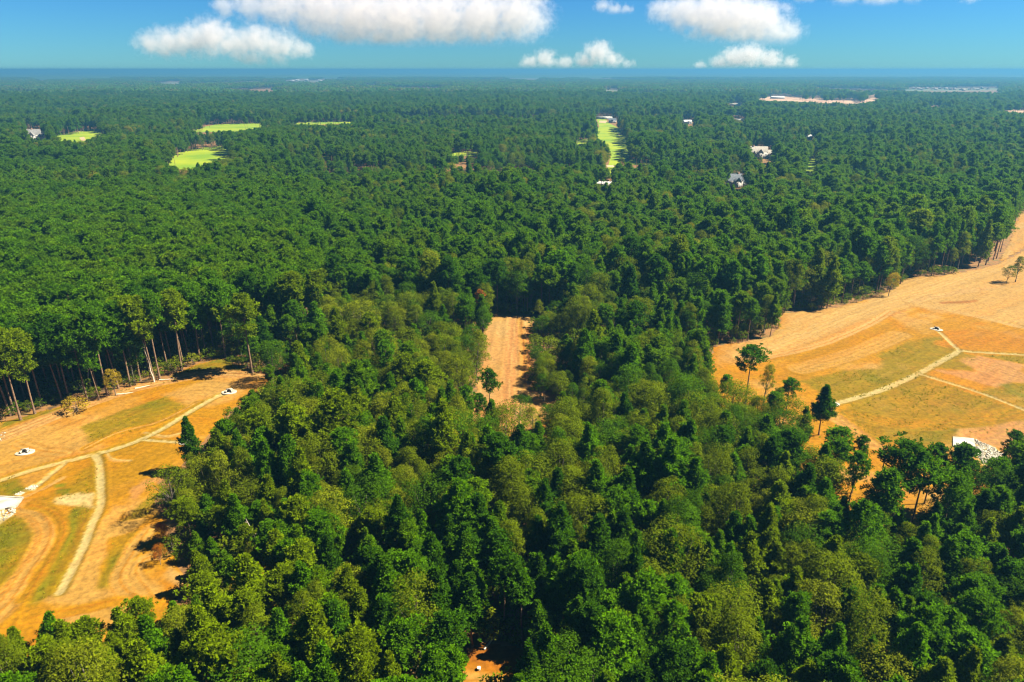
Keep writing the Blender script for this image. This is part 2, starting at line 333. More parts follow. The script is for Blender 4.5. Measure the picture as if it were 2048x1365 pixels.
SOIL = dict(orange=(0.60,0.305,0.010), deep=(0.58,0.245,0.010), pale=(0.68,0.46,0.33), tan=(0.64,0.385,0.17), red=(0.46,0.155,0.03), olive=(0.33,0.25,0.004), gold=(0.50,0.275,0.006), green=(0.14,0.22,0.006), straw=(0.68,0.57,0.48), white=(0.80,0.68,0.62), pink=(0.62,0.335,0.24))
SOIL = {k: np.array(v) * np.array([0.300, 0.272, 0.120]) for k, v in SOIL.items()}
def soil_sheet(name, wpoly, step, patches, strips, tracks, base='orange', frame=None, ruts=1.0):
    lo, hi = wpoly.min(0) - 3, wpoly.max(0) + 3
    if frame is not None: lo, hi = np.maximum(lo, frame[0]), np.minimum(hi, frame[1])
    xs, ys = np.arange(lo[0], hi[0], step), np.arange(lo[1], hi[1], step)
    X, Y = np.meshgrid(xs, ys); x, y = X.ravel(), Y.ravel()
    x = x + (vnoise(x * 2.1, y * 2.1, 5) - .5) * step * .5; y = y + (vnoise(x * 2.1, y * 2.1, 6) - .5) * step * .5
    sd = sdist(x, y, wpoly) + (fbm(x / 4, y / 4, 3) - .5) * 3.5
    keep = sd > -0.3
    ids = np.full(x.size, -1); ids[keep] = np.arange(keep.sum())
    I = np.arange(x.size).reshape(X.shape)
    q = np.stack([I[:-1, :-1], I[:-1, 1:], I[1:, 1:], I[1:, :-1]], -1).reshape(-1, 4)
    q = ids[q]; q = q[(q >= 0).all(1)]
    x, y, sd = x[keep], y[keep], sd[keep]
    n1, n2, n3 = fbm(x / 14, y / 14, 11), fbm(x / 3.2, y / 3.2, 21, 5), fbm(x / 40, y / 40, 31)
    z = 0.04 + 0.30 * smooth(0, 8, sd) * n3 + 0.16 * smooth(0, 3, sd) * n1 + 0.10 * smooth(0, 1.5, sd) * n2
    col = np.empty((len(x), 3)); col[:] = SOIL[base]
    def lay(c, k): 
        nonlocal col
        k = np.clip(k, 0, 1)[:, None]; col = col * (1 - k) + SOIL[c] * k
    lay('pale', smooth(0.5, 0.72, n1) * 0.55); lay('deep', smooth(0.52, 0.75, fbm(x / 9, y / 9, 41)) * 0.6); lay('gold', smooth(0.5, 0.7, fbm(x / 22, y / 22, 51)) * 0.5)
    gd, gs, ga = linedist(x, y, spline(GP(tracks[0][1])))
    st = fbm(gs / 1.1 + (n1 - .5) * 3, ga / 26, 101, 4); st2 = fbm(gs / 3.5 + (n1 - .5) * 4, ga / 50, 111, 3)
    for c, poly, feather, amp, k in patches:
        d = sdist(x, y, GP(poly)) + (fbm(x / 2.5, y / 2.5, 61) - .5) * amp
        m = smooth(-feather, feather, d)
        if c in ('olive', 'green', 'gold'): m = m * (0.72 + 0.28 * smooth(0.3, 0.55, n2))
        lay(c, m * k)
    for c, line, wid, along_c in tracks:
        d, s, al = linedist(x, y, spline(GP(line)))
        m = smooth(wid, wid * 0.6, d + (n2 - .5) * 1.2)
        wob = s + (fbm(al / 6, s * 0.2, 71) - .5) * 0.8
        rut = np.sin(wob * 2 * math.pi / 0.95) * 0.5 + np.sin(wob * 2 * math.pi / 2.3 + 1) * 0.5
        lay(c, m * 0.95); lay(along_c, m * smooth(0.0, 0.7, rut) * 0.75)
        z = z + m * rut * 0.14 * ruts + smooth(wid * 1.25, wid, d) * smooth(wid * .7, wid, d) * 0.18
    for c, line, wid, edge in strips:
        d, s, al = linedist(x, y, spline(GP(line), 4))
        dd = d + (fbm(x / 1.5, y / 1.5, 81) - .5) * 0.5
        if edge: lay(edge, smooth(wid * 2.2, wid * 1.2, dd) * 0.6)
        m = smooth(wid * 1.1, wid * 0.8, dd); lay(c, m)
        z = z - smooth(wid * 1.6, 0, d) * 0.22 + smooth(wid * 3, wid * 1.7, d) * smooth(wid, wid * 1.7, d) * 0.12
    col = col * (0.70 + 0.42 * st + 0.20 * st2)[:, None] * (1 + np.array([0, -.10, -.22]) * (smooth(.45, .7, st2) * .9)[:, None])
    z = np.maximum(z + (st - .5) * .16, 0.02)
    b = MB(); b.add(np.c_[x, y, z], q)
    o = obj(name, b.mesh(name, [M['soil']], col=col, smooth_=True)); tag(o, kind='structure')
    return o
L_PATCH = [
 ('tan', [(-80,905),(0,885),(100,855),(160,850),(180,880),(120,915),(0,960),(-80,985)], 2, 3, .7),
 ('olive', [(160,856),(250,822),(332,796),(371,814),(345,842),(255,868),(178,888)], .8, 2, .95),
 ('green', [(255,822),(332,797),(345,808),(290,822)], 1.5, 3, .45),
 ('pale', [(330,790),(430,755),(500,760),(470,800),(420,815),(375,812)], 2, 3, .5),
 ('gold', [(212,905),(300,885),(360,900),(330,960),(312,1000),(260,1000),(215,1030),(208,960)], 2, 3, .8),
 ('green', [(0,846),(99,820),(199,800),(265,773),(332,757),(398,730),(441,717),(500,742),(490,752),(420,745),(330,768),(230,790),(100,830),(0,860)], 1.0, 3, .75),
 ('red', [(540,755),(590,722),(590,740),(550,770)], 1.5, 2, .8),
 ('olive', [(0,965),(31,952),(57,984),(27,996),(-80,998),(-80,980)], 1, 2, .9), ('green', [(0,975),(35,962),(50,984),(20,994)], 1, 2, .6),
 ('olive', [(60,1000),(110,985),(195,925),(194,985),(112,1003),(100,1020)], 2, 3, .7),
 ('green', [(110,972),(135,968),(130,976),(112,978)], .5, 1, .8), ('green', [(112,982),(140,980),(134,990),(115,989)], .5, 1, .8),
 ('white', [(112,998),(162,988),(195,987),(185,1002),(193,1018),(156,1016),(115,1008)], .8, 2.5, .9),
 ('olive', [(-80,1050),(0,1045),(35,1030),(58,1050),(66,1085),(50,1120),(20,1165),(0,1190),(-80,1230)], 1, 2, .9), ('green', [(-40,1075),(30,1040),(50,1070),(30,1120),(-10,1150)], 3, 4, .6),
 ('olive', [(140,1018),(168,1012),(190,1030),(170,1080),(135,1150),(105,1195),(72,1216),(58,1210),(85,1150),(115,1090),(132,1050)], 1, 2, .9),
 ('green', [(145,1022),(160,1020),(145,1075),(105,1160),(80,1205),(72,1200),(110,1110)], 1, 2, .6), ('red', [(165,1050),(190,1030),(180,1060),(150,1120),(135,1140)], 1, 2, .4),
 ('olive', [(242,1047),(280,1010),(322,978),(316,998),(291,1035),(267,1040)], 1, 2, .9),
 ('olive', [(222,1082),(273,1064),(258,1084),(242,1120),(223,1178),(192,1183),(215,1114)], 1, 2, .9), ('green', [(222,1120),(240,1115),(232,1140),(218,1140)], .8, 1, .5),
 ('tan', [(228,1012),(209,1037),(185,1074),(162,1113),(119,1187),(72,1208),(151,1210),(241,1190),(190,1182),(219,1080),(264,1066),(290,1040),(236,1047),(256,1014)], .7, 2, .95),
 ('pink', [(265,975),(330,945),(345,960),(300,968),(275,1000),(262,998)], .8, 2, .7),
 ('deep', [(318,1165),(362,1165),(370,1195),(330,1200)], 1, 2, .9), ('pale', [(340,1130),(380,1160),(386,1180),(360,1180),(330,1150)], 1, 2, .7),
 ('white', [(-80,1026),(12,1022),(35,1016),(33,1031),(0,1052),(-80,1090)], .5, 1, 1), ('white', [(48,982),(66,970),(78,974),(70,984)], .4, .8, 1), ('white', [(28,993),(42,984),(52,987),(40,995)], .4, .8, 1),
 ('red', [(112,912),(135,908),(130,918),(114,918)], .5, 1, .7),
]
L_STRIP = [
 ('straw', [(-80,990),(0,963),(60,944),(128,926),(190,911),(230,900),(285,880),(330,857),(380,826),(425,800),(448,790)], 1.0, 'olive'),
 ('straw', [(190,912),(196,920),(200,938),(202,983),(202,1010),(195,1031),(182,1057),(164,1104),(121,1187)], 0.95, 'olive'),
 ('straw', [(128,931),(100,952),(75,974)], 0.7, None), ('straw', [(288,882),(320,884),(358,887)], 0.6, 'olive'),
]
L_TRACK = [
 ('pale', [(-80,905),(0,878),(100,838),(230,790),(330,764),(420,750),(520,752)], 4.2, 'red'),
 ('tan', [(41,1018),(78,1030),(98,1055),(96,1086),(78,1118),(49,1158),(10,1215),(-40,1260)], 3.6, 'deep'),
 ('gold', [(60,1012),(108,1030),(128,1060),(112,1100),(80,1150),(50,1200)], 1.8, 'deep'),
 ('tan', [(300,1060),(279,1084),(255,1122),(238,1160),(255,1190),(302,1203)], 2.4, 'deep'),
 ('tan', [(330,1110),(290,1120),(268,1145),(285,1175),(310,1200)], 2.0, 'deep'),
 ('tan', [(127,958),(90,978),(45,998)], 0.9, 'pale'),
 ('orange', [(60,1240),(160,1222),(240,1206),(330,1212)], 2.2, 'deep'),
 ('gold', [(170,900),(240,868),(320,846),(400,806)], 1.6, 'pale'), ('tan', [(212,905),(225,922),(260,924)], .6, 'straw'), ('tan', [(290,868),(330,876),(368,868)], 1.2, 'straw'),
 ('tan', [(40,890),(80,905),(130,910)], 3.0, 'deep'),
]
soil_sheet('left_clearing_soil', W_L, 0.42, L_PATCH, L_STRIP, L_TRACK, frame=(np.array([-235, 60]), np.array([0, 260])))
R_PATCH = [
 ('pale', [(2300,470),(2009,522),(1877,553),(1807,556),(1716,607),(1565,628),(1558,658),(1448,694),(1440,730),(1530,715),(1642,688),(1738,650),(1830,615),(2300,700)], 4, 6, .75),
 ('gold', [(1600,700),(1760,660),(1870,650),(1920,690),(1850,680),(1760,708),(1700,740),(1600,764),(1520,750),(1540,720)], 5, 6, .55),
 ('deep', [(1880,665),(1960,660),(2300,700),(2300,712),(2048,706),(1925,700)], 2, 4, .6),
 ('red', [(1750,636),(1811,622),(1790,634),(1700,660),(1640,684)], 1.5, 3, .6), ('red', [(1877,606),(1957,601),(1950,607),(1880,610)], 1, 2, .7),
 ('olive', [(1758,712),(1796,694),(1855,676),(1881,676),(1915,704),(1837,749),(1730,793),(1668,806),(1602,764),(1694,742),(1763,738)], 1.5, 3, .95),
 ('green', [(1728,750),(1760,752),(1775,764),(1740,764)], 2.5, 5, .4), ('green', [(1800,776),(1850,792),(1840,800),(1800,788)], 2.5, 5, .25),
 ('olive', [(1866,737),(1921,707),(1954,716),(1946,745)], 1, 2, .9), ('olive', [(1960,712),(2048,714),(2300,722),(2300,740),(2048,730)], 1, 2, .9),
 ('pink', [(1954,714),(2048,731),(2034,764),(1994,778),(1866,742),(1946,745)], 1, 2, .9),
 ('olive', [(1837,752),(2034,820),(2300,850),(2300,860),(2040,852),(1940,880),(1880,905),(1830,890),(1760,890),(1710,855),(1690,820),(1710,803)], 2, 5, .8),
 ('olive', [(1994,778),(2034,764),(2300,770),(2300,850),(2048,820),(1960,785)], 2, 4, .8), ('green', [(2000,770),(2060,775),(2060,800),(2010,790)], 2, 4, .5),
 ('green', [(1830,870),(1910,850),(1960,846),(1930,866),(1850,900),(1810,905)], 3, 5, .5), ('gold', [(1880,835),(2048,822),(2048,840),(1900,850)], 3, 4, .6),
 ('pink', [(1935,868),(2060,842),(2300,850),(2300,1000),(2060,960),(1990,900),(1950,880)], 1, 3, .8),
 ('white', [(1946,879),(1984,894),(2012,914),(2003,941),(1963,932),(1952,916)], .6, 1.2, 1), ('pale', [(1905,875),(1920,862),(1950,858),(1935,878)], .8, 2, .8), ('orange', [(1600,800),(1690,820),(1710,860),(1760,895),(1716,890),(1640,860)], 2, 3, .9),
]
R_STRIP = [
 ('straw', [(1919,704),(1837,749),(1767,780),(1708,799),(1660,811)], 1.15, 'olive'), ('straw', [(1919,704),(2048,711),(2300,722)], 0.8, 'olive'),
 ('straw', [(1837,749),(1965,789),(2040,819),(2120,850)], 0.75, 'olive'), ('straw', [(1918,704),(1881,668),(1870,659)], 0.8, None),
]
R_TRACK = [
 ('pale', [(2100,470),(2009,524),(1900,566),(1800,598),(1700,632),(1600,676),(1500,716)], 7, 'tan'),
 ('pale', [(1780,625),(1738,650),(1642,690),(1529,718)], 2.4, 'deep'), ('pale', [(1822,606),(1914,626),(1980,641),(2048,657),(2300,700)], 2.6, 'tan'),
 ('pale', [(2000,575),(1900,590),(1822,606)], 3, 'pink'), ('tan', [(1600,740),(1700,712),(1800,672)], 5, 'gold'),
 ('deep', [(1890,690),(1960,682),(2048,688)], 5, 'gold'), ('pink', [(1960,730),(2000,745),(2030,755)], 7, 'tan'), ('pink', [(1960,878),(2010,872),(2060,862)], 6, 'tan'),
 ('gold', [(1700,830),(1800,850),(1900,850),(2048,828)], 4, 'olive'), ('tan', [(1660,830),(1700,860),(1750,895)], 3, 'pink'),
]
soil_sheet('right_clearing_soil', W_R, 0.62, R_PATCH, R_STRIP, R_TRACK, frame=(np.array([20, 110]), np.array([345, 470])))
soil_sheet('dirt_road', W_C, 0.6, [('pale', VIS_C, 3, 4, .6), ('red', [(1046,655),(1066,655),(1064,780),(1050,770)], 1.5, 3, .6)], [], [('pink', [(1030,632),(1024,700),(1018,770),(1010,850)], 3.2, 'pale'), ('tan', [(1040,640),(1046,700),(1048,770)], 1.5, 'red')], base='pink', ruts=.3)
soil_sheet('earth_track', W_E, 1.2, [('pale', VIS_E, 3, 4, .5)], [], [('pale', [(2300,380),(2050,450),(2010,515)], 4, 'tan')], base='tan')
soil_sheet('sunlit_soil_patch', W_S, 0.5, [('red', [(860,1250),(1140,1260),(1140,1340),(1000,1340),(900,1330)], 3, 6, .8)], [], [('tan', [(900,1360),(980,1375),(1080,1400)], 3, 'deep')], base='deep')
rngf = np.random.default_rng(77)
for nm, poly in FAIR:
    p = GP(poly); c = p.mean(0); p = c + (p - c) * 1.22
    b = MB(); b.prism(p, -0.3, 0.12)
    tag(obj(nm, b.mesh(nm, [M[{'cleared_field': 'cleared', 'field': 'field', 'pine_straw_ground': 'straw'}.get(nm, 'lawn')]])), kind='structure')
for poly in ([(158,276),(168,274),(172,281),(164,283)], [(150,264),(160,262),(160,264)], [(1236,269),(1247,266),(1246,270),(1238,272)], [(1213,331),(1230,331),(1229,335),(1212,335)], [(1199,242),(1214,242),(1212,247),(1198,246)]):
    b = MB(); b.prism(GP(poly), -0.3, 0.17); tag(obj('sand_bunker', b.mesh('sand_bunker', [M['sand']])), kind='structure')

# ------------------------------------------------------------------ trees
def limb(p0, d0, d1, L, n=4):
    t = np.linspace(0, 1, n)[:, None]
    d = d0[None] * (1 - t) + d1[None] * t
    return p0 + np.vstack([[0, 0, 0], np.cumsum((d[:-1] + d[1:]) / 2 * L / (n - 1), 0)])
def pine(seed, h, cb, R, style, dens=1.0, ts=0.5):
    """h height, cb crown base as a share of h, R crown radius -> (trunk MB, crown MB)"""
    r = np.random.default_rng(seed); tr, cr = MB(), MB()
    k = 9; zt = np.linspace(0, h * 0.97, k); bend = r.normal(0, 1, 2) * 0.012 * h; ph = r.uniform(0, 6.28)
    path = np.c_[bend[0] * np.sin(zt / h * 3 + ph) - bend[0] * math.sin(ph), bend[1] * np.sin(zt / h * 2.4 + ph) - bend[1] * math.sin(ph), zt]
    r0 = 0.0105 * h + 0.03
    tr.tube(path, r0 * (1 - 0.88 * (zt / h)) * (1 + 0.35 * np.exp(-zt / 0.6)), 7)
    at = lambda z: np.array([np.interp(z, zt, path[:, 0]), np.interp(z, zt, path[:, 1]), z])
    nb = int((46 if style == 'mature' else 58) * (0.75 + 0.25 * dens)); cents, dirs, szs = [], [], []
    ang = r.uniform(0, 6.28); lop = r.uniform(0, 6.28)
    for i in range(nb):
        t = (i + r.uniform(0, 1)) / nb; z = h * (cb + (0.97 - cb) * t)
        if style == 'mature': prof = (1 - t ** 3.0) ** 0.75 * (0.55 + 0.45 * min(1, t / 0.35)) 
        else: prof = (1 - t ** 1.5) * (0.6 + 0.4 * min(1, t / 0.25)) + 0.10
        ang += 2.4 + r.normal(0, 0.4)
        if r.random() < (0.10 + 0.22 * (1 - t)) * (1.3 if style == 'mature' else 0.6): continue
        L = max(0.5, R * prof * r.uniform(0.66, 1.18) * (1 + 0.16 * math.cos(ang - lop)))
        e0, e1 = rad(2 + 45 * t + r.normal(0, 7)), rad(22 + 48 * t + r.normal(0, 8))
        d0 = np.array([math.cos(ang) * math.cos(e0), math.sin(ang) * math.cos(e0), math.sin(e0)])
        d1 = np.array([math.cos(ang) * math.cos(e1), math.sin(ang) * math.cos(e1), math.sin(e1)])
        p = limb(at(z), d0, d1, L)
        tr.tube(p, np.array([1, .75, .5, .2]) * (0.012 * L + 0.016) * 1.15, 4, cap=False)
        nt = max(3, int(dens * (2.2 + 4.4 * L)))
        for j in range(nt):
            u = 1 - 0.62 * r.random() ** 1.35 if j else 1.0
            q = np.array([np.interp(u * 3, range(4), p[:, c]) for c in range(3)])
            sp = 0.30 * L * (1.15 - u * .55)
            off = r.normal(0, 1, 3) * np.array([sp, sp, sp * .45]); 
            cents.append(q + off); dirs.append(d1 * 0.5 + off / (np.linalg.norm(off) + .3) * .5 + np.array([0, 0, 0.6])); szs.append(ts * r.uniform(0.75, 1.3))
    for _ in range(int(6 * dens)):
        cents.append(at(h * 0.96) + r.normal(0, 1, 3) * np.array([.35, .35, .4])); dirs.append(np.array([0, 0, 1.0])); szs.append(ts)
    c, d, s = np.array(cents), np.array(dirs), np.array(szs); d /= np.linalg.norm(d, axis=1)[:, None]
    K = 12
    dd = d[:, None] * 0.55 + r.normal(0, 0.62, (len(c), K, 3)); dd /= np.linalg.norm(dd, axis=2)[..., None]
    side = np.cross(dd, np.array([0, 0, 1.0]) + r.normal(0, .55, dd.shape)); side /= np.linalg.norm(side, axis=2)[..., None] + 1e-9
    L = s[:, None, None] * r.uniform(0.75, 1.2, (len(c), K, 1)); W = L * 0.19
    tip = c[:, None] + dd * L
    v = np.stack([c[:, None] - dd * L * 0.15, tip + side * W, tip - side * W], 2).reshape(-1, 3)
    tint = np.clip(np.repeat(r.uniform(0.15, 0.85, len(c)), K) + r.normal(0, .15, len(c) * K), 0, 1)
    cr.add(v, np.arange(len(v)).reshape(-1, 3), 0, tint)
    return tr, cr
def broad(seed, h, cb, R, shape='round', nc=38, nl=112, ls=0.35, sparse=1.0):
    r = np.random.default_rng(seed); tr, cr = MB(), MB()
    hc = h * (1 - cb); zc = h * cb + hc * 0.5
    lean = r.normal(0, .05, 2) * h
    zt = np.linspace(0, h * 0.8, 7); r0 = 0.014 * h + 0.04
    path = np.c_[lean[0] * (zt / h) ** 1.5, lean[1] * (zt / h) ** 1.5, zt]
    tr.tube(path, r0 * (1 - 0.85 * zt / h) * (1 + 0.4 * np.exp(-zt / 0.5)), 7)
    C_, N_ = [], []; lobes = r.uniform(0, 6.28, 3); amp = r.uniform(.06, .18, 3)
    for i in range(nc):
        u = -0.55 + 1.5 * ((i + r.uniform(0, 1)) / nc); u = min(u, .97); az = i * 2.4 + r.normal(0, .4)
        rr = math.sqrt(max(0, 1 - u * u))
        if shape == 'tall': rr *= 0.9 - 0.25 * u
        rr *= 1 + sum(amp[k] * math.cos((k + 1) * az + lobes[k]) for k in range(3))
        k = r.uniform(.62, .95)
        C_.append((R * rr * k * math.cos(az) + lean[0] * .8, R * rr * k * math.sin(az) + lean[1] * .8, zc + hc * .5 * u * (.86 + .12 * r.random())))
    C_ = np.array(C_)
    for j in r.choice(nc, min(nc, 13), replace=False):
        z0 = h * (cb * 0.8 + 0.3 * (1 - cb) * r.random()); p0 = np.array([np.interp(z0, zt, path[:, 0]), np.interp(z0, zt, path[:, 1]), z0])
        mid = p0 * .5 + C_[j] * .5 + np.array([0, 0, -.05 * h]) * r.random()
        tr.tube([p0, mid, C_[j]], [r0 * .36, r0 * .22, r0 * .08], 4, cap=False)
    vs_, ts_ = [], []
    for cc in C_:
        rc = R * r.uniform(.24, .44); n = int(nl * (rc / (R * .34)) ** 1.6 * sparse)
        d = r.normal(0, 1, (n, 3)); d[:, 2] = np.where(d[:, 2] < -.3, -d[:, 2] * .7, d[:, 2]); d /= np.linalg.norm(d, axis=1)[:, None]
        p = cc + d * rc * np.array([1.1, 1.1, .8]) * (r.uniform(.35, 1.05, (n, 1)) ** .6)
        nn = d * .7 + np.array([0, 0, .55]) + r.normal(0, .45, (n, 3)); nn /= np.linalg.norm(nn, axis=1)[:, None]
        t1 = np.cross(nn, r.normal(0, 1, (n, 3))); t1 /= np.linalg.norm(t1, axis=1)[:, None] + 1e-9; t2 = np.cross(nn, t1)
        L = ls * r.uniform(.6, 1.25, (n, 1)); Wd = L * r.uniform(.45, .7, (n, 1))
        vs_.append(np.stack([p - t1 * L * .5, p + t2 * Wd * .5 - nn * L * .08, p + t1 * L * .5, p - t2 * Wd * .5 - nn * L * .08], 1).reshape(-1, 3))
        ts_.append(np.clip(r.uniform(.2, .8) + r.normal(0, .18, n), 0, 1))
    v = np.vstack(vs_); cr.add(v, np.arange(len(v)).reshape(-1, 4), 0, np.concatenate(ts_))
    return tr, cr
def joined(tr, cr):
    b = MB(); o = 0
    for src, m in ((cr, 0), (tr, 1)):
        off = b.n
        for v in src.V: b.V.append(v); b.n += len(v)
        for f, _, t in src.F: b.F.append((f + off, m, t))
    return b
VAR = []       # every tree form: kind, height, crown base, radius, meshes
LIB = bpy.data.collections.new('forms_of_far_trees')
def add_form(kind, style, h, cb, R, parts):
    tr, cr = parts; bark = M['pine_bark'] if kind == 'pine' else M['bark']; i = len(VAR)
    d = dict(kind=kind, style=style, h=h, cb=cb, R=R, i=i,
             trunk=tr.mesh(kind + '_trunk', [bark], smooth_=True), crown=cr.mesh(kind + '_crown', [M['pine_mix' if kind == 'pine' else 'hard_mix']], tint=True))
    me = joined(tr, cr).mesh('tree_form', [M['pine_mix' if kind == 'pine' else 'hard_mix'], bark], tint=True)
    o = bpy.data.objects.new('form_%03d' % i, me); LIB.objects.link(o)
    VAR.append(d)
MCB, MR = [.50, .56, .46, .54, .60, .5, .42, .62, .52], [4.6, 4.1, 4.9, 4.3, 3.9, 4.7, 4.4, 3.6, 5.2]
for s in range(9): add_form('pine', 'mature', 24, MCB[s], MR[s], pine(100 + s, 24, MCB[s], MR[s], 'mature', 1.25, 0.70))
for s in range(7): add_form('pine', 'young', 15, [.24, .3, .2, .34, .28, .22, .38][s], [3.0, 2.7, 3.2, 2.6, 2.9, 3.3, 2.5][s], pine(200 + s, 15, [.24, .3, .2, .34, .28, .22, .38][s], [3.0, 2.7, 3.2, 2.6, 2.9, 3.3, 2.5][s], 'young', 1.6, 0.52))
for s in range(3): add_form('pine', 'open', 22, [.62, .5, .55][s], [3.4, 3.2, 3.0][s], pine(300 + s, 22, [.62, .5, .55][s], [4.0, 3.7, 3.5][s], 'mature', 0.8, 0.62))
for s in range(7): add_form('broad', 'round', 14, .22, [4.2, 3.8, 4.6, 3.6, 4.4, 5.0, 3.4][s], broad(400 + s, 14, .22, [4.2, 3.8, 4.6, 3.6, 4.4, 5.0, 3.4][s], 'round', nc=42))
for s in range(4): add_form('broad', 'tall', 17, .25, [3.2, 3.5, 3.0, 3.6][s], broad(500 + s, 17, .25, [3.2, 3.5, 3.0, 3.6][s], 'tall', nc=44, ls=.34))
for s in range(2): add_form('broad', 'sparse', 13, .35, [4.0, 3.6][s], broad(600 + s, 13, .35, [4.0, 3.6][s], 'round', nc=32, nl=80, sparse=.8))
for s in range(3): add_form('broad', 'bush', 3.0, .0, [1.8, 1.5, 2.0][s], broad(700 + s, 3.0, .05, [1.8, 1.5, 2.0][s], 'round', nc=16, nl=34, ls=.34))
FORM = {k: [v['i'] for v in VAR if v['style'] == k] for k in ('mature', 'young', 'open', 'round', 'tall', 'sparse', 'bush')}
FH = np.array([v['h'] for v in VAR]); FR = np.array([v['R'] for v in VAR]); FCB = np.array([v['cb'] for v in VAR]); FPINE = np.array([v['kind'] == 'pine' for v in VAR])

rng = np.random.default_rng(2024)
def jitter(r0, r1, s, half=rad(50)):
    n = int(r1 / s) + 2; i, j = np.meshgrid(np.arange(-n, n + 1), np.arange(0, n + 1))
    x = (i + 0.5 * (j % 2)) * s + rng.uniform(-.42, .42, i.shape) * s; y = j * s * .87 + rng.uniform(-.42, .42, i.shape) * s
    x, y = x.ravel(), y.ravel(); d = np.hypot(x, y)
    k = (d >= r0) & (d < r1) & (np.abs(np.arctan2(x, y)) < half); return x[k], y[k]
FOREST = dict(x=[], y=[], f=[], s=[], sw=[], r=[])
def scatter(r0, r1, s, grow=1.0):
    x, y = jitter(r0, r1, s); n = len(x); low_ = np.zeros(n, bool)
    for dx in (5, 10, 15): low_ |= inside(x - dx, y, W_C) | inside(x - dx, y, W_L); px, py, dep = proj(x, y, np.zeros(n))
    left_stand = ((px < 470) & (py < 860) | (px < 640) & (py < 690)) & (py > 430)
    near = ~left_stand & (py > 640)
    front = (py > 1080)
    patch = fbm(x / 45, y / 45, 7, 3); lowf = fbm(x / 160, y / 160, 17, 3)
    u = rng.random(n); v = rng.random(n)
    phard = np.where(left_stand, .06, np.where(near, np.where(front, .22, .52) + (patch - .5) * 1.5, .24 + (patch - .5) * 1.4 + np.where(py < 340, -.04, 0)))
    hard = u < phard
    form = np.empty(n, int); tgt = np.empty(n)
    pick = lambda key, m: rng.choice(FORM[key], m)
    A = ~hard & (~near); form[A] = np.where((v[A] < .25) & ~left_stand[A], pick('young', A.sum()), pick('mature', A.sum())); tgt[A] = np.where(left_stand[A], rng.normal(27, 1.6, A.sum()), rng.normal(22.5, 2.8, A.sum()))
    B = ~hard & near; form[B] = np.where(v[B] < .72, pick('young', B.sum()), pick('mature', B.sum())); tgt[B] = np.where(front[B], rng.normal(15, 1.7, B.sum()), rng.normal(17.5, 2.4, B.sum()))
    D = hard; form[D] = np.where(v[D] < .55, pick('round', D.sum()), pick('tall', D.sum())); tgt[D] = np.where(near[D], rng.normal(14.5, 2.2, D.sum()), rng.normal(19.0, 3.2, D.sum()))
    stand = vnoise(x / 75 + (patch - .5) * 1.5, y / 75, 23); tgt = tgt * np.where(near | left_stand, 1, np.where(stand < .30, .74, np.where(stand > .72, 1.14, 1.0)))
    tgt = tgt * (0.82 + 0.36 * lowf) * grow ** .3 * np.where(low_, .62, 1)
    sc = np.clip(tgt / FH[form], .5, 1.7); sw = sc ** .75 * rng.uniform(.80, 1.15, n) * grow
    # left out: on open ground, or where the photograph looks past onto open ground
    bad = np.zeros(n, bool)
    for W in (W_L, W_R, W_C, W_E): bad |= inside(x, y, W)
    bad |= inside(x, y, W_S)
    H, Rr, cb = FH[form] * sc, FR[form] * sw, FCB[form]
    zc, hh = H * (1 + cb) / 2, H * (1 - cb) / 2; hit = np.zeros(n); m = 0
    for k in np.linspace(0, 2 * math.pi, 13)[:-1]:
        for q in (.55, .95):
            a_, b_, _ = proj(x + Rr * q * math.cos(k), y, zc + hh * q * math.sin(k)); hit += open_at(a_, b_); m += 1
    tr_hit = np.zeros(n)
    for q in (.02, .15, .3): a_, b_, _ = proj(x, y, H * q); tr_hit += open_at(a_, b_)
    bad |= (hit / m > rng.uniform(.02, .16, n)) | (tr_hit >= 2)
    k = ~bad
    for nm, arr in zip(('x', 'y', 'f', 's', 'sw', 'r'), (x, y, form, sc, sw, rng.uniform(0, 6.28, n))): FOREST[nm].append(arr[k])
scatter(48, 250, 5.4); scatter(250, 700, 6.3); scatter(700, 1500, 7.6, 1.0); scatter(1500, 3000, 10.0, 1.25)
T = {k: np.concatenate(v) for k, v in FOREST.items()}

